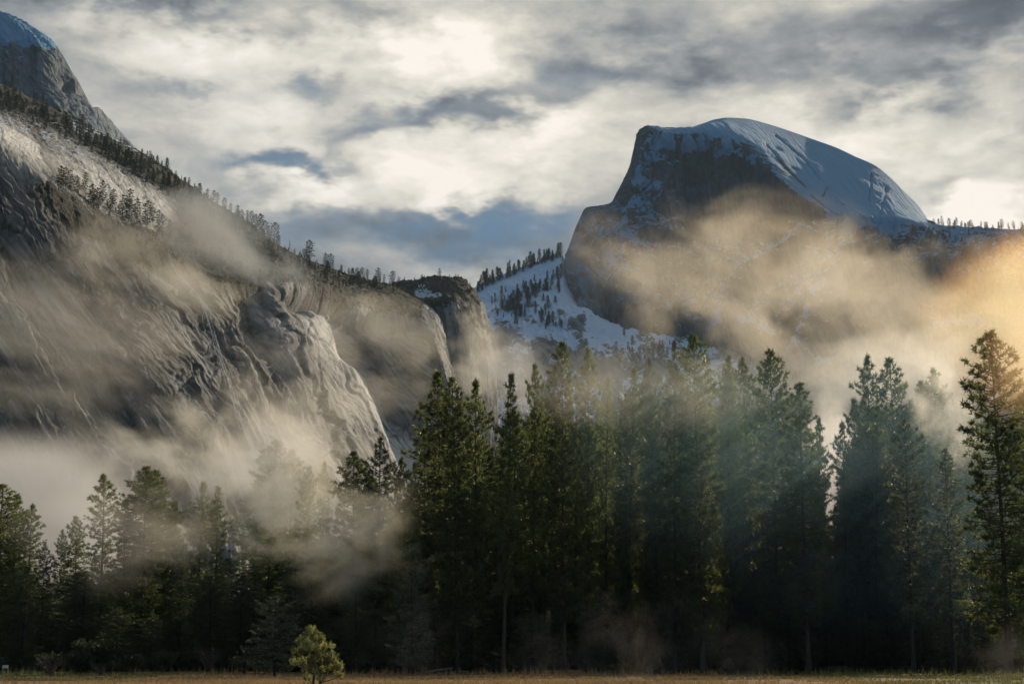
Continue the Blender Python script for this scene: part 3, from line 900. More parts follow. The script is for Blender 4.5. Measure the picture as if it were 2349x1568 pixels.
def tufts(C, A, n, length, width, r, spread=0.9):
    """n needle blades at every centre C around axis A; returns verts, tri faces."""
    C = np.repeat(C, n, 0)
    A = np.repeat(A, n, 0)
    k = len(C)
    d = A + spread * r.normal(size=(k, 3))
    d /= np.linalg.norm(d, axis=1, keepdims=True)
    s = np.cross(d, r.normal(size=(k, 3)))
    s /= np.linalg.norm(s, axis=1, keepdims=True) + 1e-9
    L = length * r.uniform(.6, 1.2, (k, 1))
    w = width * r.uniform(.7, 1.3, (k, 1))
    p0 = C + s * w * .5 + d * L * .1
    p1 = C - s * w * .5 + d * L * .1
    p2 = C + d * L
    V = np.stack([p0, p1, p2], 1).reshape(-1, 3)
    return V, np.arange(3 * k).reshape(-1, 3)


def pine_mesh(seed, H=40.0, base=.3, rad=4.2, shape='cone', nbr=150, step=.55, blades=8, bl=.62, bw=.15, trunk_r=None, gaps=.0,
              droop=0.0, limbs_below=14, tr_sides=9, spread=.9, mats=None):
    r = np.random.default_rng(seed)
    trunk_r = trunk_r or H * .0105
    TV, TF = [], []
    zs = np.linspace(0, 1, 16)
    ph = r.uniform(0, 6.28, 2)
    bend = H * .004
    tx = bend * np.sin(zs * 4 + ph[0]) * zs
    ty = bend * np.sin(zs * 3.3 + ph[1]) * zs
    rr = trunk_r * (1.0 - .93 * zs ** .9) + trunk_r * .45 * np.exp(-zs * 28)
    tube(TV, TF, np.stack([tx, ty, zs * H], -1), rr, tr_sides)
    C, A, S = [], [], []
    for k in range(nbr):
        t = 1 - (1 - base) * ((k + r.uniform(0, 1)) / nbr) ** .92       # 1 = top
        t = min(t, .992)
        h = (t - base) / (1 - base)
        if shape == 'cone':
            L = rad * (min(1, (1 - h) / .17) ** .9 * .76 + .21 * (1 - h) + .03) * (1 if h > .10 else .6 + 4 * h)
        elif shape == 'column':
            L = rad * (min(1, (1 - h) / .17) ** .8 * .94 + .04) * (.7 + .3 * math.sin(h * 17 + seed))
        else:
            L = rad * (math.sin(math.pi * min(1, .12 + .88 * (1 - h) ** .8)) ** .7 + .05)
        L *= r.uniform(.62, 1.18)
        if r.uniform() < gaps:
            L *= r.uniform(.25, .6)
        az = k * 2.399 + r.uniform(-.5, .5)
        pit = (-.26 + .80 * h ** 2) + r.uniform(-.14, .14) - droop
        o = np.array([np.interp(t, zs, tx), np.interp(t, zs, ty), t * H])
        dirh = np.array([math.cos(az), math.sin(az), 0])
        ss = np.linspace(0, 1, 5)
        curve = o + dirh * (ss[:, None] * L * math.cos(pit)) + np.array([0, 0, 1.0]) * ((ss * math.sin(pit) + .16 * ss ** 2.2 * (1 + droop)) * L)[:, None]
        br = max(.02, .022 * L) * (H / 40) ** .3
        tube(TV, TF, curve, br * (1 - .8 * ss), 3)
        nt_ = max(3, int(L / step * 1.9))
        q = .26 + .74 * r.uniform(0, 1, nt_) ** .75
        side = np.array([-dirh[1], dirh[0], 0])
        cpos = np.stack([np.interp(q, ss, curve[:, i]) for i in range(3)], -1)
        sd_ = r.uniform(-1, 1, nt_) * .34 * L * (1.08 - q) + r.normal(size=nt_) * .12
        cpos = cpos + side * sd_[:, None] + np.array([0, 0, 1]) * (r.normal(size=nt_) * .07 * L * .5 + .05)[:, None]
        ax = dirh * .7 + side * np.sign(sd_)[:, None] * .5 + np.array([0, 0, .55])
        C.append(cpos)
        A.append(ax / np.linalg.norm(ax, axis=1, keepdims=True))
    # leader
    kt = 8
    zt = np.linspace(.955, 1.0, kt)
    C.append(np.stack([np.interp(zt, zs, tx), np.interp(zt, zs, ty), zt * H], -1))
    A.append(np.tile([0, 0, 1.0], (kt, 1)))
    for k in range(limbs_below):
        t = r.uniform(.06, base)
        az = r.uniform(0, 6.28)
        L = rad * r.uniform(.15, .55)
        o = np.array([0, 0, t * H])
        e = np.array([math.cos(az) * L, math.sin(az) * L, -.15 * L])
        tube(TV, TF, [o, o + e * .5 + np.array([0, 0, .05 * L]), o + e], [.05, .035, .012], 3)
    C = np.concatenate(C)
    A = np.concatenate(A)
    V, Fc = tufts(C, A, blades, bl, bw, r, spread)
    crown = mesh_np('crown', V, Fc, [mats[1]])
    tr = mesh_np('trunk', np.concatenate(TV), np.concatenate(TF), [mats[0]], True)
    return tr, crown


def tree_from(name, tm, cm, loc, sx, sz, rz, label, group=None, cat='tree'):
    t = bpy.data.objects.new(name, None)
    link(t)
    t.location = loc
    t.rotation_euler = (R(rng.gauss(0, .9)), R(rng.gauss(0, .9)), rz)
    t.scale = (sx, sx, sz)
    t.empty_display_size = 1
    tag(t, label, cat, group)
    link(bpy.data.objects.new('trunk', tm), t)
    link(bpy.data.objects.new('crown', cm), t)
    return t


MB_ = (M_bark, M_needle)
MD_ = (M_barkd, M_needle_dark)
MF_ = (M_barkd, M_frost)
TALL = [pine_mesh(100 + i, 40, b, r_, 'cone', n, .55, 8, .74, .17, gaps=gp, mats=MB_) for i, (b, r_, n, gp) in
        enumerate([(.16, 4.6, 210, .1), (.24, 4.3, 190, .25), (.10, 5.0, 220, .1), (.20, 4.0, 200, .2)])]
COLS = [pine_mesh(120 + i, 40, b, r_, 'column', n, .55, 8, .74, .17, gaps=.2, mats=MB_) for i, (b, r_, n) in
        enumerate([(.20, 3.8, 200), (.14, 4.3, 210), (.26, 3.6, 190)])]
FIRS = [pine_mesh(140 + i, 40, .08, r_, 'cone', n, .60, 13, .74, .12, gaps=.1, droop=.12, limbs_below=4, mats=MD_) for i, (r_, n) in
        enumerate([(5.2, 190), (4.6, 180), (5.8, 200)])]
THIN = [pine_mesh(160 + i, 40, b, r_, 'cone', 150, .6, 13, .70, .105, gaps=.3, mats=MB_) for i, (b, r_) in enumerate([(.25, 3.0), (.35, 3.2)])]
FROST = [pine_mesh(180 + i, 18, .06, r_, 'cone', 130, .42, 9, .42, .10, gaps=.15, limbs_below=3, mats=MF_) for i, r_ in enumerate([4.6, 3.6])]
FROSTT = [pine_mesh(190, 40, .25, 4.6, 'cone', 160, .55, 8, .74, .17, gaps=.12, mats=MF_)]
KIND = {'tall': TALL, 'col': COLS, 'fir': FIRS, 'thin': THIN, 'frost': FROST, 'frostt': FROSTT}
KH = {'tall': 40, 'col': 40, 'fir': 40, 'thin': 40, 'frost': 18, 'frostt': 40}
KR = {'tall': 4.2, 'col': 3.6, 'fir': 5.2, 'thin': 2.8, 'frost': 4.1, 'frostt': 4.6}


def plant(kind, var, u, v, D, hw, label, name='pine_tree', group=None, rz=None, cat='tree'):
    """A tree whose top is at picture position (u, v), hw = half width of the crown in picture units."""
    top = P(u, v, D)
    H = top[2]
    tm, cm = KIND[kind][var % len(KIND[kind])]
    sz = H / KH[kind]
    sx = (hw * 1.06 * D / F) / KR[kind] if hw else sz
    return tree_from(name, tm, cm, (top[0], D, 0), sx, sz, rng.uniform(0, 6.28) if rz is None else rz, label, group, cat)


# ================================================================== ground
def ground():
    xs = np.concatenate([np.linspace(-9000, -220, 30), np.linspace(-200, 200, 240), np.linspace(220, 9000, 30)])
    ys = np.concatenate([np.linspace(-3000, 60, 20), np.linspace(64, 260, 200), np.linspace(275, 14000, 40)])
    X, Y = np.meshgrid(xs, ys)
    near = np.exp(-(np.maximum(0, np.abs(X) - 150) / 60) ** 2) * np.exp(-(np.maximum(0, Y - 250) / 40) ** 2)
    p = np.stack([X / 14, Y / 14, X * 0], -1)
    Z = fbm(p, 3, .5, 71) * .22 * near
    Z += .35 * np.exp(-((Y - 200) / 3.5) ** 2) * smooth(X, -10, -25) * near      # low bank at the far left edge of the meadow
    nv, nu = X.shape
    i = np.arange((nv - 1) * nu).reshape(nv - 1, nu)[:, :-1].ravel()
    m, g, out = mat('meadow_soil')
    b = g.new('ShaderNodeBsdfPrincipled')
    tc = g.new('ShaderNodeTexCoord').outputs['Object']
    x, y, z = g.sep(tc)
    n1 = g.noise(tc, 0.05, 5, 0.6)
    n2 = g.noise(tc, 0.9, 5, 0.65)
    n3 = g.noise(tc, 0.16, 4, 0.6)
    straw = g.mix(n2, (0.12, 0.075, 0.034), (0.33, 0.215, 0.10))
    green = g.mix(n2, (0.055, 0.07, 0.018), (0.15, 0.15, 0.045))
    gm = g.m('ADD', g.m('MULTIPLY', g.m('SUBTRACT', n1, 0.5), 3.0), g.m('ADD', g.sstep(x, 22, 36), g.sstep(x, -30, -52)))
    col = g.mix(g.sstep(gm, 0.4, 1.0), straw, green)
    col = g.mix(g.sstep(n3, 0.58, 0.7, 0, 0.6), col, (0.05, 0.032, 0.02))
    duff = g.mix(n2, (0.022, 0.017, 0.012), (0.06, 0.045, 0.03))
    col = g.mix(g.sstep(y, 196, 212), col, duff)
    g.put(b.inputs['Base Color'], col)
    b.inputs['Roughness'].default_value = 0.95
    b.inputs['Specular IOR Level'].default_value = 0.1
    g.put(b.inputs['Normal'], g.bump(g.m('ADD', n2, n3), 0.8, 0.25))
    g.nt.links.new(b.outputs[0], out.inputs[0])
    me = mesh_np('meadow', np.stack([X, Y, Z], -1).reshape(-1, 3), np.stack([i, i + 1, i + nu + 1, i + nu], -1), [m], True)
    o = link(bpy.data.objects.new('meadow', me))
    tag(o, 'flat straw coloured winter meadow running to the forest edge', kind='structure')

    def gz(px, py):
        q = np.stack([px / 14, py / 14, px * 0], -1)
        nr_ = np.exp(-(np.maximum(0, np.abs(px) - 150) / 60) ** 2) * np.exp(-(np.maximum(0, py - 250) / 40) ** 2)
        return fbm(q, 3, .5, 71) * .22 * nr_ + .35 * np.exp(-((py - 200) / 3.5) ** 2) * smooth(px, -10, -25) * nr_
    return gz


GZ = ground()


def grass():
    r = np.random.default_rng(5)
    n = 26000
    y = 102 + 105 * r.uniform(0, 1, n) ** 1.15
    x = (r.uniform(-1, 1, n)) * (y * .30 + 4)
    clump = fbm(np.stack([x / 5, y / 9, x * 0], -1), 3, .5, 81)
    k = r.uniform(-.5, .6, n) < clump + .1
    x, y = x[k], y[k]
    n = len(x)
    C = np.stack([x, y, GZ(x, y) - .02], -1)
    V, Fc = tufts(C, np.tile([0, 0, 1.0], (n, 1)), 6, .30, .045, r, .38)
    tall = np.repeat(1 + (r.uniform(size=n) ** 5) * 3.2 * (y > 172), 18)
    V[:, 2] = np.repeat(C[:, 2], 18) + (V[:, 2] - np.repeat(C[:, 2], 18)) * tall
    green = np.repeat((np.where(x > 24, .75, np.where(x < -32, .55, .08)) + .5 * fbm(np.stack([x / 20, y / 30, x * 0 + 3], -1), 3, .5, 83)), 18)
    m, g, out = mat('dry_grass')
    d = g.new('ShaderNodeBsdfPrincipled')
    tc = g.new('ShaderNodeTexCoord').outputs['Object']
    n2 = g.noise(tc, 1.3, 3, 0.6)
    c = g.mix(g.sstep(g.attr('green'), 0.25, 0.8), g.mix(n2, (0.17, 0.11, 0.05), (0.44, 0.32, 0.155)), g.mix(n2, (0.08, 0.095, 0.025), (0.22, 0.21, 0.07)))
    g.put(d.inputs['Base Color'], c)
    d.inputs['Roughness'].default_value = 0.8
    t = g.new('ShaderNodeBsdfTranslucent')
    g.put(t.inputs['Color'], c)
    mx = g.new('ShaderNodeMixShader')
    mx.inputs[0].default_value = 0.4
    g.nt.links.new(d.outputs[0], mx.inputs[1])
    g.nt.links.new(t.outputs[0], mx.inputs[2])
    g.nt.links.new(mx.outputs[0], out.inputs[0])
    me = mesh_np('grass', V, Fc, [m])
    set_attr(me, 'green', green)
    tag(link(bpy.data.objects.new('grass', me)), 'short dry tufted grass over the whole meadow', kind='stuff')


grass()


def road():
    pts = [(P(u, 1511, D)[0], D) for u, D in ((1840, 262), (1960, 254), (2100, 250), (2250, 250), (2500, 250))]
    V, Fq = [], []
    for x, y in pts:
        V += [(x, y - 3.5, .06), (x, y + 3.5, .10)]
    for i in range(len(pts) - 1):
        Fq.append((2 * i, 2 * i + 2, 2 * i + 3, 2 * i + 1))
    m = simple('frosty_asphalt', (0.20, 0.20, 0.21), 0.7, 0.2, 1.0)
    tag(link(bpy.data.objects.new('road', mesh_np('road', V, Fq, [m]))), 'pale strip of road behind the rail fence under the trees', kind='structure')


road()

# ================================================================== forest: the trees one can tell apart
T_ = [
    # kind, var, u, v, D, half width, label
    ('tall', 0, 4, 1112, 205, 62, 'dark pine cut by the frame at the left end of the forest'),
    ('col', 1, 41, 1134, 212, 34, 'narrow pine just right of the cut-off pine at the forest end'),
    ('tall', 3, 75, 1158, 218, 36, 'pine with sloping right side at the edge of the white valley fog'),
    ('fir', 1, 104, 1244, 206, 28, 'small pointed dark fir below the white valley fog'),
    ('fir', 0, 142, 1216, 300, 26, 'pale fogged little fir standing deep in the white valley fog'),
    ('tall', 1, 186, 1186, 270, 34, 'faded pine beside the fog, left of the tall narrow spire'),
    ('tall', 3, 246, 1091, 224, 44, 'tall narrow spire pine with open branches against pale fog'),
    ('col', 0, 292, 1146, 222, 36, 'shorter pine leaning against the broad twin-trunked pine'),
    ('tall', 2, 333, 1072, 220, 60, 'broad pine with two dark trunks and an open see-through crown'),
    ('tall', 0, 356, 1082, 226, 52, 'second trunk pine grown together with the broad open-crowned pine'),
    ('tall', 1, 403, 1152, 226, 36, 'lower pine in the dip right of the twin-trunked pine'),
    ('col', 1, 462, 1108, 240, 36, 'misty column pine left of the gap of bright fog'),
    ('col', 2, 500, 1118, 236, 36, 'golden misted pine bordering the gap of bright fog'),
    ('tall', 2, 590, 1120, 250, 54, 'pine shoulder rising out of glowing mist below the tallest misted pine'),
    ('tall', 0, 630, 1012, 262, 62, 'very tall broad pine wrapped in bright yellow mist'),
    ('tall', 3, 664, 1035, 268, 52, 'misted pine close behind the tallest mist-wrapped pine'),
    ('tall', 1, 710, 1074, 240, 32, 'green pine tip just right of the mist-wrapped pines'),
    ('col', 0, 745, 1060, 250, 28, 'slim green pine tip standing against the cliff foot'),
    ('tall', 2, 815, 1038, 226, 52, 'broad dark green pine in front of the cliff foot'),
    ('fir', 1, 868, 1004, 230, 54, 'highest dense dark fir before the pale cliff slabs'),
    ('tall', 3, 912, 1052, 238, 36, 'dark fir on the right shoulder of the dense fir'),
    ('col', 1, 946, 1062, 262, 22, 'thin pale green pine in the notch before the tall grove'),
    ('tall', 0, 932, 1152, 206, 36, 'shorter bright-tipped pine standing in front of the notch'),
    ('frost', 1, 950, 1250, 196, 62, 'grey-green frosted fir with drooping boughs at the grove edge'),
    ('col', 1, 1022, 852, 222, 58, 'leafy double-topped pine at the left corner of the tall grove'),
    ('tall', 0, 1052, 868, 216, 44, 'bushy sunlit pine second in the tall grove'),
    ('col', 0, 1090, 872, 220, 42, 'flat-topped sunlit pine left of the dark rounded pine'),
    ('col', 2, 1155, 862, 208, 38, 'round-topped pine with a long straight dark trunk'),
    ('tall', 1, 1219, 838, 226, 34, 'free standing slender pine with a clear spire over pale mist'),
    ('tall', 0, 1291, 790, 218, 46, 'tall sharp pine whose bare trunk runs down the grove front'),
    ('tall', 3, 1341, 798, 224, 38, 'sharp pine twin right of the bare-trunked tall pine'),
    ('thin', 0, 1384, 868, 240, 26, 'thin pine tip set back beneath two sharp pines'),
    ('col', 1, 1428, 846, 236, 40, 'yellowish sunlit pine top before the snow slope'),
    ('col', 0, 1474, 848, 242, 38, 'pale gold pine top next to the dark snow-slope pine'),
    ('fir', 2, 1503, 826, 232, 28, 'small dark fir pressed against the thick dark pine'),
    ('fir', 1, 1536, 786, 222, 48, 'thick dark pine standing out before the snowfield'),
    ('tall', 2, 1598, 776, 220, 54, 'broad symmetric pine, tallest over the middle of the forest'),
    ('tall', 1, 1656, 822, 230, 34, 'narrow pine in the dip right of the broad symmetric pine'),
    ('tall', 0, 1690, 846, 240, 34, 'hazy pine half hidden between two narrow spires'),
    ('tall', 3, 1722, 822, 234, 40, 'hazy pine left of the golden conical pine'),
    ('tall', 2, 1770, 806, 226, 52, 'golden tipped conical pine before the brown mist band'),
    ('tall', 0, 1836, 882, 216, 56, 'conical pine with bright rim at the right end of the grove'),
    ('col', 2, 1872, 960, 224, 30, 'rim-lit low pine beside the glowing gap in the forest'),
    ('col', 0, 1928, 970, 226, 34, 'sparkling pine on the right side of the glowing gap'),
    ('tall', 1, 1958, 918, 232, 38, 'dark trunked pine between the gap and a hazy spire'),
    ('tall', 3, 1991, 818, 240, 46, 'hazy golden spire, first of three above the right gap'),
    ('tall', 0, 2050, 824, 244, 52, 'hazy golden spire in the middle of three at right'),
    ('tall', 2, 2112, 882, 250, 44, 'mist-crossed shorter pine beside the third hazy spire'),
    ('tall', 1, 2142, 852, 246, 50, 'hazy spire crossed by a shaft of sunlit mist'),
    ('frostt', 0, 2073, 962, 206, 48, 'pale frosted pine shining in front of the hazy spires'),
    ('frostt', 0, 2166, 1032, 208, 48, 'rounded frosted pine left of the tallest pine'),
    ('tall', 2, 2276, 762, 200, 74, 'tallest pine with a thick dark trunk near the right edge'),
    ('tall', 0, 2358, 900, 206, 54, 'pine cut off by the right edge of the frame'),
    ('tall', 3, 2218, 1020, 240, 34, 'low pine in the shade left of the tallest pine'),
    # in front, low and dark
    ('frost', 0, 634, 1368, 178, 58, 'rounded dusky pine standing behind the little meadow pine'),
    ('fir', 0, 270, 1392, 200, 44, 'small black fir at the foot of the twin-trunked pine'),
    ('fir', 1, 350, 1404, 203, 36, 'second small black fir near the left forest foot'),
    ('fir', 2, 488, 1322, 206, 54, 'black fir taller than its neighbours below the glowing mist'),
    ('fir', 0, 556, 1318, 210, 46, 'black fir under the very tall mist-wrapped pine'),
    ('fir', 2, 196, 1310, 212, 56, 'dark fir underneath the tall narrow spire pine'),
    ('fir', 1, 60, 1300, 200, 50, 'dark fir low at the left end of the forest'),
    ('fir', 0, 420, 1300, 216, 44, 'dim fir below the dip in the left tree line'),
    ('fir', 2, 720, 1300, 200, 52, 'dim fir under the drifting puff of mist'),
    ('fir', 1, 820, 1310, 204, 50, 'dim fir right of the puff of mist, low in the dark'),
]
for k, va, u, v, D, hw, lab in T_:
    nm = 'fir_tree' if k in ('fir',) else 'pine_tree'
    plant(k, va, u, v, D, hw, lab, nm, 'trees along the meadow edge')

# trees further back that nothing tells apart: they fill the dark of the forest
ENV = np.array([(-120, 1130), (0, 1150), (100, 1270), (150, 1265), (200, 1235), (300, 1170), (420, 1210), (520, 1215), (545, 1190), (640, 1105), (700, 1110), (850, 1080), (960, 1085), (990, 925), (1150, 930), (1210, 930),
                (1300, 890), (1500, 890), (1700, 890), (1850, 940), (1885, 1000), (1905, 1140), (1930, 1020), (1960, 960), (2050, 915), (2130, 930), (2190, 1030), (2215, 1050), (2240, 900), (2349, 960), (2480, 960)], float)


def env(u):
    return float(np.interp(u, ENV[:, 0], ENV[:, 1]))


G1, G2, G3 = 'trees filling the grove behind its front row', 'trees filling the left wood behind its front row', 'dark young trees under the grove'
L1 = 'tall pine standing inside the dark grove behind the front row'
L2 = 'dark conifer standing inside the left wood behind the front row'
for i in range(84):
    u = 985 + (2440 - 985) * ((i * .6180339) % 1)
    D = 238 + 90 * ((i * .7548776) % 1)
    v = env(u) + 15 + 150 * rng.random() ** 1.3
    if abs(u - 1905) < 24 and D > 0:
        v = max(v, 1180)
    plant(rng.choice(['tall', 'tall', 'col', 'fir', 'fir']), rng.randrange(6), u, v, D, rng.uniform(44, 66) * 235 / D, L1, 'pine_tree', G1)
for i in range(64):
    u = 1000 + 1700 * ((i * .6180339 + .37) % 1)
    D = 320 + 130 * ((i * .7548776) % 1)
    v = (env(u) if u < 2440 else 950) + 60 + 110 * rng.random()
    if abs(u - 1905) < 26:
        v = max(v, 1230)
    plant(rng.choice(['tall', 'col', 'fir', 'fir']), rng.randrange(6), u, v, D, rng.uniform(50, 70) * 235 / D, L1, 'pine_tree', G1)
for i in range(16):
    u = 1932 + 300 * ((i * .6180339 + .2) % 1)
    D = 222 + 40 * ((i * .7548776) % 1)
    v = env(u) + 12 + 90 * rng.random()
    plant(rng.choice(['tall', 'col', 'frostt']), rng.randrange(6), u, v, D, rng.uniform(46, 60) * 235 / D, L1, 'pine_tree', G1)
for i in range(46):
    u = -80 + 1060 * ((i * .6180339 + .3) % 1)
    D = 228 + 70 * ((i * .7548776) % 1)
    v = env(u) + 40 + 170 * rng.random()
    plant(rng.choice(['tall', 'fir', 'fir', 'col']), rng.randrange(6), u, v, D, rng.uniform(46, 70) * 230 / D, L2, 'pine_tree', G2)
for i in range(84):
    u = -60 + 2480 * ((i * .6180339 + .1) % 1)
    D = 208 + 34 * ((i * .7548776) % 1) + (70 if i > 44 else 0)
    v = 1330 + 110 * rng.random()
    if 1540 < u < 1800:
        v += 40
    plant('fir', rng.randrange(3), u, v, D, rng.uniform(34, 56), 'low black fir lost in the shade under the taller trees', 'fir_tree', G3)


def undergrowth():
    r = np.random.default_rng(77)
    n = 2600
    y = r.uniform(226, 330, n)
    x = r.uniform(-.34, .40, n) * y
    h = r.uniform(.5, 5.5, n) * np.where(y > 250, 1.5, .8)
    C, A = [], []
    for k in range(9):
        q = r.uniform(0, 1, n)
        C.append(np.stack([x + r.normal(size=n) * (1.3 - q), y + r.normal(size=n) * 1.0, h * q], -1))
        A.append(np.tile([0, 0, .8], (n, 1)))
    V, Fc = tufts(np.concatenate(C), np.concatenate(A), 5, 1.25, .5, r, .8)
    tag(link(bpy.data.objects.new('undergrowth', mesh_np('undergrowth', V, Fc, [M_needle_dark]))), 'dark undergrowth between the trunks of the forest', kind='stuff')


undergrowth()


# ================================================================== trees on the heights
def small_conifer(seed, H=20.0, rad=3.2, n=46, snag=False):
    r = np.random.default_rng(seed)
    TV, TF = [], []
    tube(TV, TF, [(0, 0, -1.0), (.1, 0, H * .5), (0, 0, H)], [.32, .2, .03], 5)
    C, A = [], []
    for k in range(n):
        h = (k + r.uniform()) / n
        L = rad * ((1 - h) ** .8 + .06) * r.uniform(.55, 1.15) * (1 if h > .1 else .7)
        az = k * 2.399 + r.uniform(-.4, .4)
        z = H * (.12 + .88 * h)
        if snag and r.uniform() < .6:
            L *= .3
        for q in (.35, .7, 1.0):
            C.append((math.cos(az) * L * q, math.sin(az) * L * q, z - .12 * L * q))
            A.append((math.cos(az) * .7, math.sin(az) * .7, .35))
    V, Fc = tufts(np.array(C), np.array(A), 5, H * .075, H * .028, r, .7)
    nv = sum(len(t) for t in TV)
    TFc = np.concatenate(TF)
    me = mesh_np('conifer', np.concatenate(TV + [V]), [TFc, Fc + nv], [M_barkd, M_far], False, np.concatenate([np.zeros(len(TFc)), np.ones(len(Fc))]))
    return me


def split_conifer(seed, **kw):
    r = np.random.default_rng(seed)
    tm, cm = pine_mesh(seed, 22, .14, 3.4, 'cone', 60, .8, 6, .95, .32, limbs_below=4, tr_sides=6, gaps=kw.get('gaps', .2), mats=(M_barkd, M_far))
    return tm, cm


SMALL = [small_conifer(300 + i, 20, rr, n) for i, (rr, n) in enumerate([(3.4, 46), (2.8, 40), (3.9, 46), (2.2, 34)])]
RIDGE = [split_conifer(320 + i, gaps=gp) for i, gp in enumerate([.1, .2, .3, .15, .5])]


def ridge_tree(sheet, u, v, hpx, label, group, D=None, wid=1.0, var=None, sink=.6):
    p = sheet.nearest(u, v)
    H = hpx * p[1] / F
    tm, cm = RIDGE[rng.randrange(5) if var is None else var]
    s = H / 22
    tree_from('ridge_tree', tm, cm, (p[0], p[1], p[2] - sink), s * wid * rng.uniform(1.05, 1.5), s, rng.uniform(0, 6.28), label, group)


def sky_v(sheet, u):
    U, V = uv_of(sheet.W[:8])
    k = np.argmin(np.abs(U - u), axis=1)
    return float(min(V[i, k[i]] for i in range(8)))


# skyline of the left ridge, tree by tree (u, height, label)
SKY_TREES = [
    (346, 20, 'small lone conifer where the ridge meets the granite dome'), (372, 14, 'little bush-like conifer on the upper ridge line'), (404, 14, 'low conifer on the bare part of the upper ridge'),
    (434, 22, 'single conifer sticking out of the upper ridge before the tree row'), (476, 26, 'first conifer at the top of the descending tree row'), (488, 28, 'conifer second from the top of the descending row'),
    (499, 30, 'bushy conifer near the top of the descending row'), (515, 28, 'pointed conifer in the upper third of the descending row'), (528, 22, 'short conifer below the pointed one on the descending row'),
    (546, 28, 'conifer above the mist bank on the ridge line'), (556, 26, 'one of a close pair of conifers above the mist bank, upper'), (568, 30, 'one of a close pair of conifers above the mist bank, lower'),
    (578, 34, 'conifer left of the big dark clump on the ridge line'), (588, 36, 'thick conifer in the big dark clump on the ridge line'), (598, 44, 'tallest conifer of the big dark clump on the ridge line'),
    (608, 38, 'rounded conifer in the big dark clump on the ridge line'), (617, 34, 'conifer on the lower side of the big dark clump'), (630, 50, 'leaning broad conifer at the end of the big clump'),
    (640, 30, 'short conifer tucked under the leaning broad conifer'), (664, 30, 'bare thin snag on the ridge line below the clump'), (678, 16, 'tiny conifer between snag and spire on the ridge line'),
    (698, 26, 'low conifer at the foot of the lone spire'), (710, 50, 'lone sharp spire conifer on the middle of the ridge line'), (703, 44, 'dead thin snag beside the lone sharp spire'),
    (748, 34, 'left one of two matching conifers on the lower ridge line'), (758, 38, 'right one of two matching conifers on the lower ridge line'), (782, 20, 'small conifer before the lower row of the ridge'),
    (800, 20, 'small rounded conifer opening the lower row'), (818, 28, 'conifer of the lower row left of the round-headed tree'), (830, 30, 'pointed conifer of the lower row'), (842, 26, 'squat conifer of the lower row'),
    (868, 36, 'round-headed tree on the lower ridge line'), (880, 22, 'small conifer under the round-headed tree'), (900, 38, 'slim upright conifer near the rock column'),
    (914, 30, 'bushy conifer left of the rock column'), (924, 28, 'last conifer before the rock column'),
]
for u, h, lab in SKY_TREES:
    snag = 'snag' in lab
    ridge_tree(CLIFF, u, sky_v(CLIFF, u) + 2, h, lab, 'conifers on the skyline of the left ridge', wid=.35 if snag else 1.25, var=4 if snag else None)
for u, h, lab in [(968, 12, 'tiny bush tree on the left top of the rock column'), (1008, 20, 'single small tree on top of the rock column'), (1030, 9, 'low bush on the top of the rock column'), (1046, 10, 'low bush at the right rim of the rock column')]:
    ridge_tree(COLUMN, u, sky_v(COLUMN, u) + 2, h, lab, 'trees on the rock column', wid=1.4)


ORD = ['first', 'second', 'third', 'fourth', 'fifth', 'sixth', 'seventh', 'eighth', 'ninth', 'tenth', 'eleventh', 'twelfth', 'thirteenth', 'fourteenth', 'fifteenth', 'sixteenth', 'seventeenth', 'eighteenth',
       'nineteenth', 'twentieth']


def scatter_along(sheet, pts, n, width, hr, label, group, wid=1.15):
    p = np.array(pts, float)
    L = np.concatenate([[0], np.cumsum(np.hypot(np.diff(p[:, 0]), np.diff(p[:, 1])))])
    for i in range(n):
        t = (i + rng.random()) / n * L[-1]
        u = np.interp(t, L, p[:, 0]) + rng.uniform(-1, 1) * width * .4
        v = np.interp(t, L, p[:, 1]) + rng.uniform(-1, 1) * width
        ridge_tree(sheet, u, v, rng.uniform(*hr), label[i] if isinstance(label, list) else label, group, wid=wid)


scatter_along(CLIFF, [(130, 425), (200, 450), (260, 482), (330, 508), (400, 560)], 20, 12, (36, 62), [w + ' large conifer from the left on the brow under the pale slab' for w in ORD], 'conifers on the brow of the cliff')
scatter_along(CLIFF, [(400, 565), (470, 600), (530, 640), (570, 660)], 18, 16, (34, 58), [w + ' misty conifer from the left in the wooded gully above the waterfall' for w in ORD], 'conifers in the gully above the waterfall')
scatter_along(HDOME, [(2140, 516), (2180, 521), (2240, 524), (2300, 527), (2400, 530)], 20, 3, (14, 27), [w + ' small conifer along the skyline ridge counting rightward from the great dome' for w in ORD], 'conifers on the right skyline')

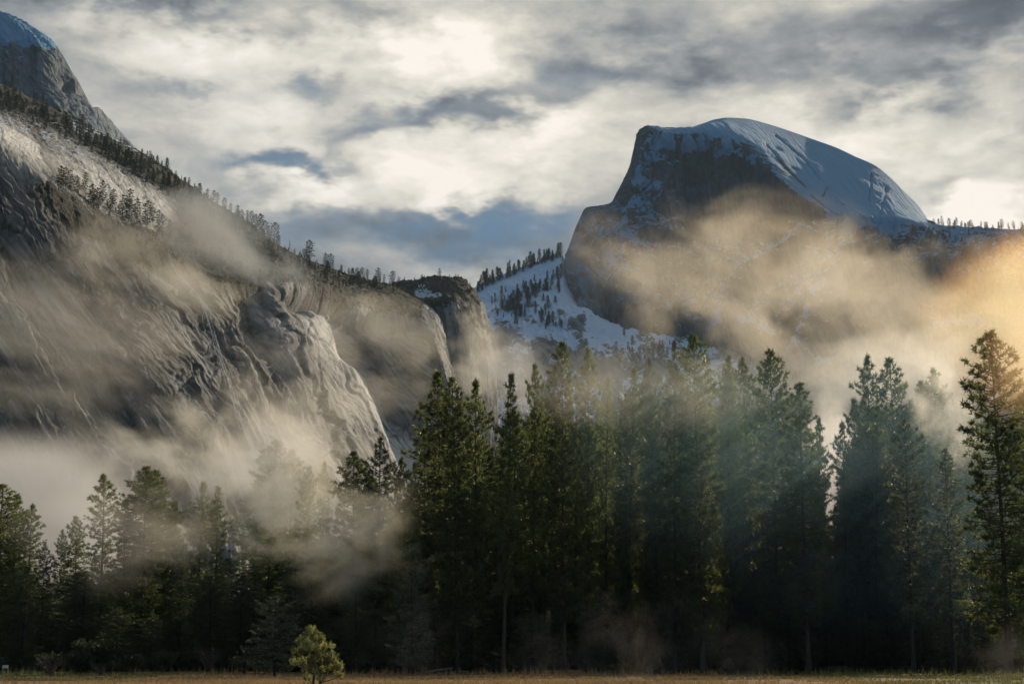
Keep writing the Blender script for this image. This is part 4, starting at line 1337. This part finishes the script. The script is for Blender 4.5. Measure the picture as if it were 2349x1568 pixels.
# the many small far trees, past counting, each group one object
def far_wood(name, sheet, spots, hr, label):
    Vs, Fq, Ft, base, mi = [], [], [], 0, []
    r = np.random.default_rng(len(spots) + 3)
    src = []
    for me in SMALL:
        v = np.empty(len(me.vertices) * 3)
        me.vertices.foreach_get('co', v)
        n4 = [p for p in me.polygons if p.loop_total == 4]
        q = np.array([tuple(p.vertices) for p in n4])
        t = np.array([tuple(p.vertices) for p in me.polygons if p.loop_total == 3])
        src.append((v.reshape(-1, 3), q, t))
    for (u, v_) in spots:
        p = sheet.nearest(u, v_)
        H = (hr[0] * .7 + (hr[1] * 1.1 - hr[0] * .7) * r.uniform() ** 1.6) * p[1] / F
        v, q, t = src[r.integers(len(src))]
        a = r.uniform(0, 6.28)
        s = H / 20
        w = s * r.uniform(1.1, 1.75)
        vv = np.stack([(v[:, 0] * math.cos(a) - v[:, 1] * math.sin(a)) * w, (v[:, 0] * math.sin(a) + v[:, 1] * math.cos(a)) * w, v[:, 2] * s], -1) + p - np.array([0, 0, .8])
        Vs.append(vv)
        Fq.append(q + base)
        Ft.append(t + base)
        base += len(v)
    Fq = np.concatenate(Fq)
    Ft = np.concatenate(Ft)
    me = mesh_np(name, np.concatenate(Vs), [Fq, Ft], [M_barkd, M_far], False, np.concatenate([np.zeros(len(Fq)), np.ones(len(Ft))]))
    tag(link(bpy.data.objects.new(name, me)), label, kind='stuff')


def spots_line(pts, n, width):
    p = np.array(pts, float)
    L = np.concatenate([[0], np.cumsum(np.hypot(np.diff(p[:, 0]), np.diff(p[:, 1])))])
    o = []
    for i in range(n):
        t = rng.random() * L[-1]
        o.append((np.interp(t, L, p[:, 0]) + rng.gauss(0, width * .5), np.interp(t, L, p[:, 1]) + rng.gauss(0, width * .5)))
    return o


far_wood('ridge_woods', CLIFF, spots_line([(-60, 200), (60, 250), (160, 300), (260, 350), (360, 405), (440, 450)], 230, 26) + spots_line([(460, 470), (560, 540), (660, 600)], 60, 16)
         + spots_line([(660, 600), (760, 640), (900, 668)], 40, 10), (16, 34), 'dark woods covering the ridge above the pale slab')
far_wood('slope_woods', SLOPE, spots_line([(1092, 662), (1150, 636), (1210, 612), (1285, 585)], 90, 7) + spots_line([(1140, 715), (1200, 680), (1285, 640)], 95, 22)
         + spots_line([(1160, 720), (1250, 730), (1280, 750)], 40, 26) + spots_line([(1420, 800), (1500, 810), (1580, 790)], 26, 26), (16, 30), 'small dark woods scattered over the snow slope')
far_wood('far_ridge_woods', HDOME, spots_line([(2160, 600), (2240, 640), (2340, 640), (2400, 620)], 110, 45) + spots_line([(2100, 540), (2220, 560), (2350, 550)], 60, 16) + spots_line([(2150, 519), (2240, 524), (2349, 529)], 22, 3)
         + spots_line([(1500, 850), (1800, 880), (2300, 860)], 80, 40), (9, 20), 'sparse woods on the ridge right of the great dome')

far_wood('ridge_brush', CLIFF, spots_line([(330, 352), (440, 432), (520, 485), (640, 565), (760, 620), (900, 660)], 160, 9) + spots_line([(420, 560), (560, 640), (700, 650)], 120, 22)
         + spots_line([(150, 430), (300, 520), (420, 590)], 90, 18) + spots_line([(400, 470), (560, 560), (720, 630), (880, 680)], 130, 26), (5, 13), 'low brush growing in the cracks of the wooded ridge')
far_wood('column_brush', COLUMN, spots_line([(905, 652), (960, 642), (1050, 640), (1085, 668)], 70, 9), (4, 10), 'low brush on the top of the rock column')

# single trees on the snow
for u, v, h, lab in [(1496, 822, 52, 'tall thin conifer alone on the lower snowfield'), (1516, 826, 46, 'conifer beside the tall thin one on the snowfield'), (1160, 668, 16, 'tiny lone tree on the smooth upper snow'),
                     (1452, 828, 30, 'left conifer of a small group on the lower snowfield'), (1466, 826, 34, 'middle conifer of a small group on the lower snowfield'), (1410, 806, 24, 'small conifer on the snow below the dome face')]:
    ridge_tree(SLOPE, u, v, h, lab, 'single conifers on the snow')


# ================================================================== waterfall
def waterfall():
    m, g, out = mat('falling_water')
    b = g.new('ShaderNodeBsdfPrincipled')
    b.inputs['Base Color'].default_value = (0.62, 0.66, 0.70, 1)
    b.inputs['Roughness'].default_value = 0.35
    tr = g.new('ShaderNodeBsdfTransparent')
    mx = g.new('ShaderNodeMixShader')
    tc = g.new('ShaderNodeTexCoord').outputs['Object']
    x, y, z = g.sep(tc)
    n = g.noise(g.comb(g.m('MULTIPLY', x, 2.0), g.m('MULTIPLY', y, 2.0), g.m('MULTIPLY', z, .12)), 1.0, 4, 0.6)
    g.put(mx.inputs[0], g.sstep(n, 0.38, 0.66, 0.12, 0.75))
    g.nt.links.new(tr.outputs[0], mx.inputs[1])
    g.nt.links.new(b.outputs[0], mx.inputs[2])
    g.nt.links.new(mx.outputs[0], out.inputs[0])
    t = bpy.data.objects.new('waterfall', None)
    link(t)
    p0 = CLIFF.nearest(590, 1060)
    t.location = p0
    tag(t, 'thin white waterfall braiding down the granite wall', 'waterfall')
    main = [(386, 584), (396, 612), (404, 628), (425, 648), (448, 672), (466, 700), (478, 735), (492, 780), (505, 830), (522, 880), (540, 930), (556, 985), (574, 1035), (592, 1078)]
    for k, (off, w, a, e) in enumerate([(0, 1.5, 0, 14), (5, .9, 3, 14), (-5, .8, 5, 12), (9, .7, 6, 14), (-16, .6, 5, 9), (3, 1.0, 8, 14)]):
        pts = []
        src = np.array(main[a:e], float)
        tt = np.linspace(0, 1, 40)
        s_ = np.linspace(0, 1, len(src))
        for i, q in enumerate(tt):
            u = np.interp(q, s_, src[:, 0]) + off * min(1, q * 2.5) + 1.6 * math.sin(q * 23 + k) + rng.uniform(-.4, .4)
            v = np.interp(q, s_, src[:, 1])
            p = CLIFF.nearest(u, v)
            pts.append(p)
        pts = np.array(pts)
        for _ in range(3):
            pts[1:-1] = (pts[:-2] + 2 * pts[1:-1] + pts[2:]) / 4
        pts = pts + np.array([.8, -2.2, .8])
        V, Fq = [], []
        tube(V, Fq, pts - p0, np.full(len(pts), w * .32) * (1 + .35 * np.sin(tt * 31 + k)), 5)
        link(bpy.data.objects.new('strand', mesh_np('strand', np.concatenate(V), np.concatenate(Fq), [m], True)), t)


waterfall()


# ================================================================== the little pine in the meadow
def young_pine(label):
    D, u = 108.0, 727.0
    top = P(712, 1441, D)
    H = top[2]
    x0 = P(u, 1500, D)[0]
    r = np.random.default_rng(42)
    s = D / F                                       # metres per picture unit
    t = bpy.data.objects.new('young_pine', None)
    link(t)
    t.location = (x0, D, 0)
    tag(t, label, 'tree')
    # (du, centre height px above base, radius px) of the lobes seen in the outline; base line is v = 1590
    base_v = uv_of(np.array([x0, D, 0.0]))[1]
    lobes = [(-15, 1462, 19), (-28, 1478, 22), (5, 1474, 20), (-36, 1500, 24), (-8, 1496, 30), (20, 1490, 20), (-50, 1524, 15), (-30, 1526, 24), (8, 1520, 32), (34, 1518, 18), (44, 1536, 15), (26, 1540, 22),
             (-8, 1542, 26), (48, 1552, 11), (-14, 1450, 11), (-20, 1558, 14), (12, 1560, 14), (50, 1528, 10), (36, 1506, 11)]
    for nm, du, lean, rad_, hh in (('trunk', -8, .05, .085, .82), ('trunk', 8, -.02, .11, .93)):
        V, Fq = [], []
        z = np.linspace(0, 1, 10)
        pts = np.stack([du * s + lean * z + .05 * np.sin(z * 5), .1 * np.sin(z * 4), z * H * hh - .05], -1)
        tube(V, Fq, pts, rad_ * (1 - .8 * z) + .04 * np.exp(-z * 20), 8)
        link(bpy.data.objects.new(nm, mesh_np(nm, np.concatenate(V), np.concatenate(Fq), [M_barkd], True)), t)
    BV, BF = [], []
    for li, (du, v, rp) in enumerate(lobes):
        c = np.array([du * s, r.uniform(-.45, .45), (base_v - v) * s])
        R_ = rp * s * .94
        o = np.array([(-8 if du < -10 else 8) * s, 0, max(.3, c[2] - .55)])
        tube(BV, BF, [o, (o + c) / 2 + np.array([0, 0, -.05]), c], [.035, .025, .01], 4)
        n = int(19 * (rp / 18) ** 2) + 7
        d = r.normal(size=(n, 3))
        d /= np.linalg.norm(d, axis=1, keepdims=True)
        d[:, 2] = np.abs(d[:, 2]) * .9 + d[:, 2] * .1
        # each shoot is a bottle-brush of long needles turning upward
        cen = c + d * R_ * r.uniform(.45, .95, (n, 1)) * np.array([1, 1.15, .85])
        ax = d * .6 + np.array([.1, 0, .75])
        ax /= np.linalg.norm(ax, axis=1, keepdims=True)
        CC = np.concatenate([cen + ax * q * .17 for q in (-.6, 0, .6)])
        AA = np.concatenate([ax] * 3)
        V, Fc = tufts(CC, AA, 15, .17, .024, r, .65)
        cm = mesh_np('needle_clump', V, Fc, [M_young])
        link(bpy.data.objects.new('needle_clump', cm), t)
    link(bpy.data.objects.new('branch', mesh_np('branch', np.concatenate(BV), np.concatenate(BF), [M_barkd])), t)


young_pine('little round bushy pine alone in the meadow, sunlit yellow-green on two dark trunks')


# ================================================================== shrubs at the forest foot
def shrub_mesh(seed, leafy=True, W_=2.2, H=1.8, m=None):
    r = np.random.default_rng(seed)
    BV, BF = [], []
    C, A = [], []
    for k in range(34):
        a = r.uniform(0, 6.28)
        e = np.array([math.cos(a) * W_ * r.uniform(.2, 1), math.sin(a) * W_ * r.uniform(.2, 1), H * r.uniform(.55, 1)])
        mid = e * .5 + np.array([0, 0, H * .12])
        tube(BV, BF, [np.zeros(3), mid, e], [.04, .025, .006], 3)
        for j in range(3):
            f = e * r.uniform(.5, .9)
            e2 = f + np.array([r.normal() * .4, r.normal() * .4, abs(r.normal()) * .35])
            tube(BV, BF, [f, e2], [.012, .004], 3)
            C += [e2, (f + e2) / 2]
            A += [(0, 0, 1), (0, 0, 1)]
        C += [e]
        A += [(0, 0, 1)]
    V = np.concatenate(BV)
    Fq = np.concatenate(BF)
    st = mesh_np('stem', V, Fq, [M_twig])
    lf = None
    if leafy:
        lv, lfc = tufts(np.array(C), np.array(A, float), 9, .34, .10, r, 1.0)
        lf = mesh_np('foliage', lv, lfc, [m or M_needle_dark])
    return st, lf


SHR = [shrub_mesh(400, True), shrub_mesh(401, True, 1.8, 2.3), shrub_mesh(402, False, 2.6, 2.6)]


def shrub(u, D, s, var, label, group='shrubs at the forest foot', z=0.0):
    st, lf = SHR[var]
    t = bpy.data.objects.new('shrub', None)
    link(t)
    x = P(u, 1511, D)[0]
    t.location = (x, D, float(GZ(np.array([x]), np.array([D]))[0]) - .05)
    t.scale = (s, s, s)
    t.rotation_euler = (0, 0, rng.uniform(0, 6.28))
    tag(t, label, 'shrub', group)
    link(bpy.data.objects.new('stem', st), t)
    if lf:
        link(bpy.data.objects.new('foliage', lf), t)


for u, D, s, va, lab in [(108, 196, .95, 1, 'small pointed shrub at the left meadow edge'), (178, 198, 1.2, 0, 'round grey shrub right of the small pointed shrub'), (215, 200, 1.5, 1, 'tall shrub in a dark clump at the left meadow edge'),
                         (118, 190, .9, 2, 'bare twiggy bush beside the pale sign at left'), (232, 188, .6, 2, 'low bare bush on the bank of the meadow'), (300, 196, 1.1, 0, 'dark shrub under the small black firs'),
                         (375, 198, 1.0, 1, 'upright shrub under the second black fir'), (480, 200, 1.2, 2, 'reddish bare bush below the tall black fir'), (2205, 226, 2.3, 2, 'large leafless bush under the tallest pine'),
                         (2330, 215, 1.4, 0, 'frosted shrub at the right frame edge'), (2160, 214, .8, 2, 'brush heap beside the fence'), (1300, 222, 1.0, 2, 'bare bush between the grove trunks'), (560, 198, 1.0, 0, 'dark shrub beside the dusky round pine')]:
    shrub(u, D, s, va, lab)


# ================================================================== fence, logs, sign, car
M_wood = simple('weathered_wood', (0.16, 0.14, 0.12), 0.9, 0.3, 5)
M_pale = simple('barkless_wood', (0.20, 0.185, 0.165), 0.85, 0.3, 5)


def box(name, size, m, parent, loc, rot=(0, 0, 0), bev=.02):
    x, y, z = (k / 2 for k in size)
    b = min(bev, x * .5, y * .5, z * .5)
    prof = [(-x + b, -z), (x - b, -z), (x, -z + b), (x, z - b), (x - b, z), (-x + b, z), (-x, z - b), (-x, -z + b)]
    V = [(a, yy, c) for yy in (-y, y) for a, c in prof]
    me = bpy.data.meshes.new(name)
    me.from_pydata(V, [], [tuple(range(8)), tuple(range(15, 7, -1))] + [(i + 8, (i + 1) % 8 + 8, (i + 1) % 8, i) for i in range(8)])
    me.materials.append(m)
    o = bpy.data.objects.new(name, me)
    link(o, parent)
    o.location = loc
    o.rotation_euler = rot
    return o


def fence():
    D = 219.0
    u0, n = 1900, 12
    xs = [P(u0 + i * 38.5, 1511, D)[0] for i in range(n)]
    t = bpy.data.objects.new('rail_fence', None)
    link(t)
    t.location = (xs[0], D, 0)
    tag(t, 'low rustic wooden rail fence along the right edge of the meadow', 'fence')
    for i, x in enumerate(xs):
        box('post', (.26, .26, 1.0), M_wood, t, (x - xs[0], 0, .42), (0, rng.uniform(-.04, .04), 0), .05)
        if i:
            w = xs[i] - xs[i - 1]
            for zz in (.42, .72):
                V, Fq = [], []
                tube(V, Fq, [(-w / 2, 0, 0), (0, rng.uniform(-.03, .03), rng.uniform(-.05, .02)), (w / 2, 0, 0)], [.075, .085, .07], 6)
                o = link(bpy.data.objects.new('rail', mesh_np('rail', np.concatenate(V), np.concatenate(Fq), [M_wood], True)), t)
                o.location = (x - xs[0] - w / 2, -.16, zz + rng.uniform(-.04, .04))


fence()


def log(u, v, D, L, r_, yaw, pitch, label, m=None):
    V, Fq = [], []
    z = np.linspace(0, 1, 7)
    tube(V, Fq, np.stack([(z - .5) * L, .05 * np.sin(z * 6), .04 * L * np.sin(z * 3.1) * .3], -1), r_ * (1.05 - .35 * z), 8)
    nv = sum(len(q) for q in V)
    t = bpy.data.objects.new('fallen_log', mesh_np('fallen_log', np.concatenate(V), [np.concatenate(Fq)], [m or M_pale], True))
    # cut ends
    link(t)
    x = P(u, 1511, D)[0]
    t.location = (x, D, r_ * .8 + max(0, math.sin(pitch)) * L / 2)
    t.rotation_euler = (0, -pitch, yaw)
    tag(t, label, 'log', 'fallen logs at the forest edge')
    return t


log(1008, 1538, 212, 3.2, .17, .1, .16, 'pale curved fallen log at the left foot of the tall grove')
log(1062, 1535, 216, 1.6, .18, -.1, 0, 'short pale log right of the curved fallen log')
log(1274, 1530, 224, 2.9, .16, .05, 0, 'straight thin white log lying in the grove shade')
log(1316, 1532, 222, 1.9, .22, .3, 0, 'thick short log in front of the grove trunks')
log(2140, 1535, 214, 3.2, .26, .5, .08, 'dark log lying on the brush heap by the fence', M_wood)


def stump(u, D, h, r_, label):
    V, Fq = [], []
    tube(V, Fq, [(0, 0, 0), (0, 0, h * .3), (.03, 0, h), (.03, 0, h + .02)], [r_ * 1.35, r_, r_ * .92, .02], 9)
    t = bpy.data.objects.new('tree_stump', mesh_np('tree_stump', np.concatenate(V), np.concatenate(Fq), [M_wood], True))
    link(t)
    t.location = (P(u, 1511, D)[0], D, 0)
    tag(t, label, 'stump')


stump(1362, 224, 1.7, .38, 'grey broken stump upright in the grove shade')
stump(1300, 223, 1.2, .3, 'short grey stump left of the broken stump')


def sign():
    D = 190.0
    x = P(13, 1511, D)[0]
    z0 = float(GZ(np.array([x]), np.array([D]))[0])
    t = bpy.data.objects.new('trail_sign', None)
    link(t)
    t.location = (x, D, z0)
    tag(t, 'small pale tilted panel sign on two posts at left meadow edge', 'sign')
    mp = simple('pale_panel', (0.40, 0.39, 0.36), 0.6, 0.08, 5)
    box('panel', (.6, .05, .4), mp, t, (0, 0, .92), (R(-38), 0, 0), .01)
    for k in (-.28, .28):
        box('post', (.08, .08, .86), M_wood, t, (k, .02, .43), (0, 0, 0), .01)


sign()


def car(u, D, col, label, yaw):
    t = bpy.data.objects.new('parked_car', None)
    link(t)
    x = P(u, 1511, D)[0]
    t.location = (x, D, .10)
    t.rotation_euler = (0, 0, yaw)
    tag(t, label, 'car', 'cars parked on the road behind the fence')
    mp, g, out = mat('car_paint')
    b = g.new('ShaderNodeBsdfPrincipled')
    b.inputs['Base Color'].default_value = (*col, 1)
    b.inputs['Roughness'].default_value = 0.3
    b.inputs['Coat Weight'].default_value = 0.6
    g.nt.links.new(b.outputs[0], out.inputs[0])
    mg = simple('car_glass', (0.02, 0.025, 0.03), 0.08, 0.0)
    mt = simple('tyre_rubber', (0.02, 0.02, 0.02), 0.9, 0.1)
    ml = simple('lamp_glass', (0.6, 0.6, 0.58), 0.15, 0.0)
    prof = [(-2.2, .42), (-2.22, .75), (-2.1, .95), (-1.5, 1.02), (-.95, 1.48), (.55, 1.52), (1.2, 1.08), (2.0, .92), (2.2, .72), (2.2, .40), (1.75, .30), (-1.75, .30)]
    n = len(prof)
    V, Fq = [], []
    for yy, ins in ((-.88, .10), (-.80, 0), (.80, 0), (.88, .10)):
        for a, c in prof:
            w = 1.0 if c < 1.06 else .82
            V.append((a * (1 - ins * .12), yy * w, c - ins * .1 * (c > .5)))
    f4 = [(j * n + i, j * n + (i + 1) % n, (j + 1) * n + (i + 1) % n, (j + 1) * n + i) for j in range(3) for i in range(n)]
    me = bpy.data.meshes.new('body')
    me.from_pydata(V, [], f4 + [tuple(range(n - 1, -1, -1)), tuple(range(3 * n, 4 * n))])
    me.materials.append(mp)
    link(bpy.data.objects.new('body', me), t)
    for sx in (-1.32, 1.35):
        for sy in (-.80, .80):
            V2, F2 = [], []
            tube(V2, F2, [(0, -.11, 0), (0, -.11, 0), (0, .11, 0), (0, .11, 0)], [.05, .32, .32, .05], 14)
            o = link(bpy.data.objects.new('wheel', mesh_np('wheel', np.concatenate(V2), np.concatenate(F2), [mt], True)), t)
            o.location = (sx, sy, .32)
    box('windscreen', (.03, 1.2, .62), mg, t, (.90, 0, 1.30), (0, R(-56), 0), .005)
    for sy in (-.735, .735):
        box('window', (1.4, .03, .34), mg, t, (-.2, sy * 1.0, 1.26), (0, 0, 0), .005)
    for sy in (-.6, .6):
        box('headlight', (.08, .3, .14), ml, t, (2.18, sy, .74), (0, 0, 0), .02)


car(2330 - 0, 232, (0.16, 0.17, 0.17), 'grey parked car showing between the trunks at the far right', R(12))
car(2010, 250, (0.05, 0.06, 0.07), 'dark parked car in the shade behind the rail fence', R(185))


# ================================================================== mist and haze
def mist(u, v, D, wu, hv, depth, tau, seed, label, roll=0.0, feat=150.0, stretch=1.5, edge=(0.44, 0.70), g_=0.45, col=(0.97, 0.95, 0.90), detail=7.0, rough=.62, step=1.0, pull=.22):
    """A bank of drifting mist: feat = size of its billows in picture units, tau = optical depth where it is thickest."""
    c = P(u, v, D)
    k = D / F
    rx, rz, ry = wu * k / 2, hv * k / 2, depth / 2
    bm_v, bm_f = ICO
    me = mesh_np('mist', bm_v, bm_f)
    m = bpy.data.materials.new('mist_air')
    m.use_nodes = True
    g = G(m.node_tree)
    out = g.new('ShaderNodeOutputMaterial')
    vol = g.new('ShaderNodeVolumeScatter')
    vol.inputs['Color'].default_value = (*col, 1)
    vol.inputs['Anisotropy'].default_value = g_
    tc = g.new('ShaderNodeTexCoord').outputs['Object']
    r = g.vm('LENGTH', tc)
    fq = (wu / 2 / (feat * stretch), min(1.2, ry / (feat * k)), hv / 2 / feat)
    q = g.vm('ADD', g.vm('MULTIPLY', tc, fq), (seed * 7.13, seed * 3.7, seed * 5.1))
    n = g.noise(q, 1.0, detail, rough, dist=0.35)
    fall = g.sstep(r, 1.0, 0.1)
    d = g.m('ADD', n, g.m('MULTIPLY', g.m('SUBTRACT', fall, 0.5), pull))
    d = g.m('MULTIPLY', g.sstep(d, edge[0], edge[1]), g.sstep(fall, 0.0, 0.7))
    g.put(vol.inputs['Density'], g.m('MULTIPLY', d, tau * 0.8 / ry))
    g.nt.links.new(vol.outputs[0], out.inputs['Volume'])
    m.cycles.volume_step_rate = step
    me.materials.append(m)
    o = link(bpy.data.objects.new('mist', me))
    o.location = c
    o.scale = (rx, ry, rz)
    o.rotation_euler = (0, R(roll), 0)
    tag(o, label, 'mist', kind='stuff')
    return o


def ico(sub):
    import bmesh
    b = bmesh.new()
    bmesh.ops.create_icosphere(b, subdivisions=sub, radius=1.0)
    V = [tuple(x.co) for x in b.verts]
    Fc = [tuple(x.index for x in f.verts) for f in b.faces]
    b.free()
    return np.array(V), np.array(Fc)


ICO = ico(3)
WARM = (1.0, 0.94, 0.79)  # mist is white; the sun's warmth is put into these two colours
TAN = (0.98, 0.83, 0.60)
# behind the left wood and over the cliff
mist(60, 1180, 520, 900, 480, 160, 3.0, 1, 'white fog filling the valley behind the left wood', edge=(.30, .58), g_=.3, feat=220)
mist(440, 1030, 760, 760, 330, 160, 1.5, 2, 'curling tan mist rising before the foot of the cliff', feat=90, col=WARM)
mist(130, 780, 940, 1150, 640, 170, .62, 3, 'tan streaks of mist drifting across the left of the cliff', roll=14, feat=130, stretch=2.0, col=WARM)
mist(360, 620, 1180, 700, 330, 150, .9, 4, 'thin brown mist across the gully trees', roll=22, feat=110, stretch=2.0, col=WARM)
mist(520, 555, 1400, 620, 300, 160, 2.2, 5, 'pale mist bank lying on the wooded ridge', roll=27, feat=120, stretch=2.0, g_=.15, edge=(.40, .74), pull=.30, col=(.90, .96, 1.0))
mist(650, 960, 1000, 620, 560, 160, .8, 6, 'mist glowing before the pale slabs low on the cliff', feat=110, col=WARM)
mist(850, 800, 1350, 720, 520, 160, .55, 7, 'thin sunlit mist hanging under the rock arches', feat=100, col=WARM)
mist(1090, 800, 2060, 240, 460, 150, .8, 8, 'faint mist at the foot of the rock column', feat=80, col=WARM)
# around the great dome
mist(1690, 640, 3150, 1080, 640, 500, .66, 9, 'broad tan mist band across the face of the great dome', roll=10, feat=150, edge=(.46, .645), g_=.5, col=TAN, pull=.20)
mist(1980, 700, 3000, 1150, 720, 500, .66, 10, 'tan mist band below the right shoulder of the dome', roll=6, feat=150, edge=(.46, .645), g_=.5, col=TAN, pull=.20)
mist(1385, 610, 3600, 420, 420, 300, .45, 41, 'thin warm mist on the left shoulder of the dome', g_=.5, col=TAN, feat=110)
mist(2345, 800, 190, 380, 520, 26, .30, 42, 'orange lit mist before the top of the tallest pine', g_=.6, col=(1.0, .62, .34), feat=150, edge=(.34, .72), pull=.3)  # this bank and the next: orange sun glow put into their colour
mist(2400, 720, 2300, 900, 680, 400, 1.0, 11, 'orange glowing mist at the right frame edge', edge=(.34, .66), g_=.6, col=(1.0, .62, .30), feat=170, pull=.35)
mist(1950, 890, 1500, 1300, 330, 250, .7, 12, 'grey mist settling between mountain and forest', feat=150, stretch=2.2, g_=.3)
mist(1180, 870, 1500, 360, 330, 150, 1.0, 13, 'pale mist in the notch behind the slender pine', g_=.3, feat=90)
# in the forest
mist(610, 1110, 232, 560, 600, 44, 1.5, 14, 'bright yellow mist wrapped round the tallest pines on the left', feat=120, stretch=1.1, g_=.45, col=WARM, edge=(.40, .66), pull=.35)
mist(800, 1230, 186, 540, 440, 26, 1.3, 15, 'drifting yellow-green puff of mist before the dim firs', feat=90, stretch=1.2, g_=.45, col=(1.0, .93, .66), pull=.26, edge=(.38, .74))
mist(300, 1200, 200, 760, 460, 24, .5, 16, 'faint veil of mist over the twin-trunked pine', g_=.4, col=WARM, feat=120)
mist(1905, 1120, 360, 190, 640, 60, 2.0, 17, 'glowing mist in the gap between the two groves', edge=(.30, .58), g_=.5, feat=100, pull=.3)
mist(2000, 1140, 212, 1400, 980, 60, .34, 18, 'thin blue veil of lit air before the right grove', edge=(.28, .75), g_=.2, col=(.45, .75, .92), feat=260, detail=3)
mist(1640, 1040, 214, 1000, 760, 60, .30, 19, 'thin veil of lit air before the middle of the grove', edge=(.28, .75), g_=.2, col=(.45, .78, .80), feat=220, detail=3)
mist(2170, 950, 220, 230, 460, 30, 1.1, 20, 'shaft of sunlit mist crossing the hazy spire', roll=-24, g_=.5, col=WARM, feat=90, stretch=.7)
mist(1480, 890, 208, 1150, 330, 40, .38, 40, 'thin gold veil added over the grove tops for their sunlit gold', g_=.5, col=WARM, feat=130, stretch=2)  # veil added to lay sunlit gold over the tree tops
mist(2060, 840, 300, 700, 330, 60, .8, 39, 'golden mist brushing the tops of the hazy spires', g_=.5, col=WARM, feat=120)
# steam off the meadow
for i, (u, w, h, t_) in enumerate([(1370, 230, 420, 0.056), (1560, 340, 420, 0.050), (1660, 240, 330, 0.050), (1240, 300, 300, 0.043), (1740, 240, 260, 0.062), (2310, 260, 260, 0.043), (920, 480, 360, 0.037), (1460, 260, 340, 0.056)]):
    mist(u, 1566 - h * .22, 186 - i * 3, w, h, 8, t_, 30 + i, ['thin steam rising left of the middle of the meadow edge', 'widest plume of steam rising from the meadow', 'plume of steam right of the widest plume', 'low steam before the grove trunks',
         'small wisp of steam toward the green grass', 'wisp of steam on the green grass at right', 'dim steam right of the little meadow pine', 'wisp of steam between two plumes'][i], feat=60, stretch=.7, g_=.4, col=(.97, .95, .9), edge=(.40, .74), pull=.3)


def haze():
    x0, x1, y0, y1, z0, z1 = -9800, 9800, -3600, 14600, -3.0, 2300
    V = [(x, y, z) for z in (z0, z1) for x, y in ((x0, y0), (x1, y0), (x1, y1), (x0, y1))]
    Fq = [(3, 2, 1, 0), (4, 5, 6, 7), (0, 1, 5, 4), (1, 2, 6, 5), (2, 3, 7, 6), (3, 0, 4, 7)]
    me = mesh_np('haze', V, Fq)
    m = bpy.data.materials.new('haze_air')
    m.use_nodes = True
    g = G(m.node_tree)
    out = g.new('ShaderNodeOutputMaterial')
    vol = g.new('ShaderNodeVolumePrincipled')
    vol.inputs['Color'].default_value = (0.60, 0.80, 1.0, 1)
    vol.inputs['Density'].default_value = 1.8e-5
    vol.inputs['Anisotropy'].default_value = 0.0
    g.nt.links.new(vol.outputs[0], out.inputs['Volume'])
    me.materials.append(m)
    tag(link(bpy.data.objects.new('haze', me)), kind='stuff')


haze()
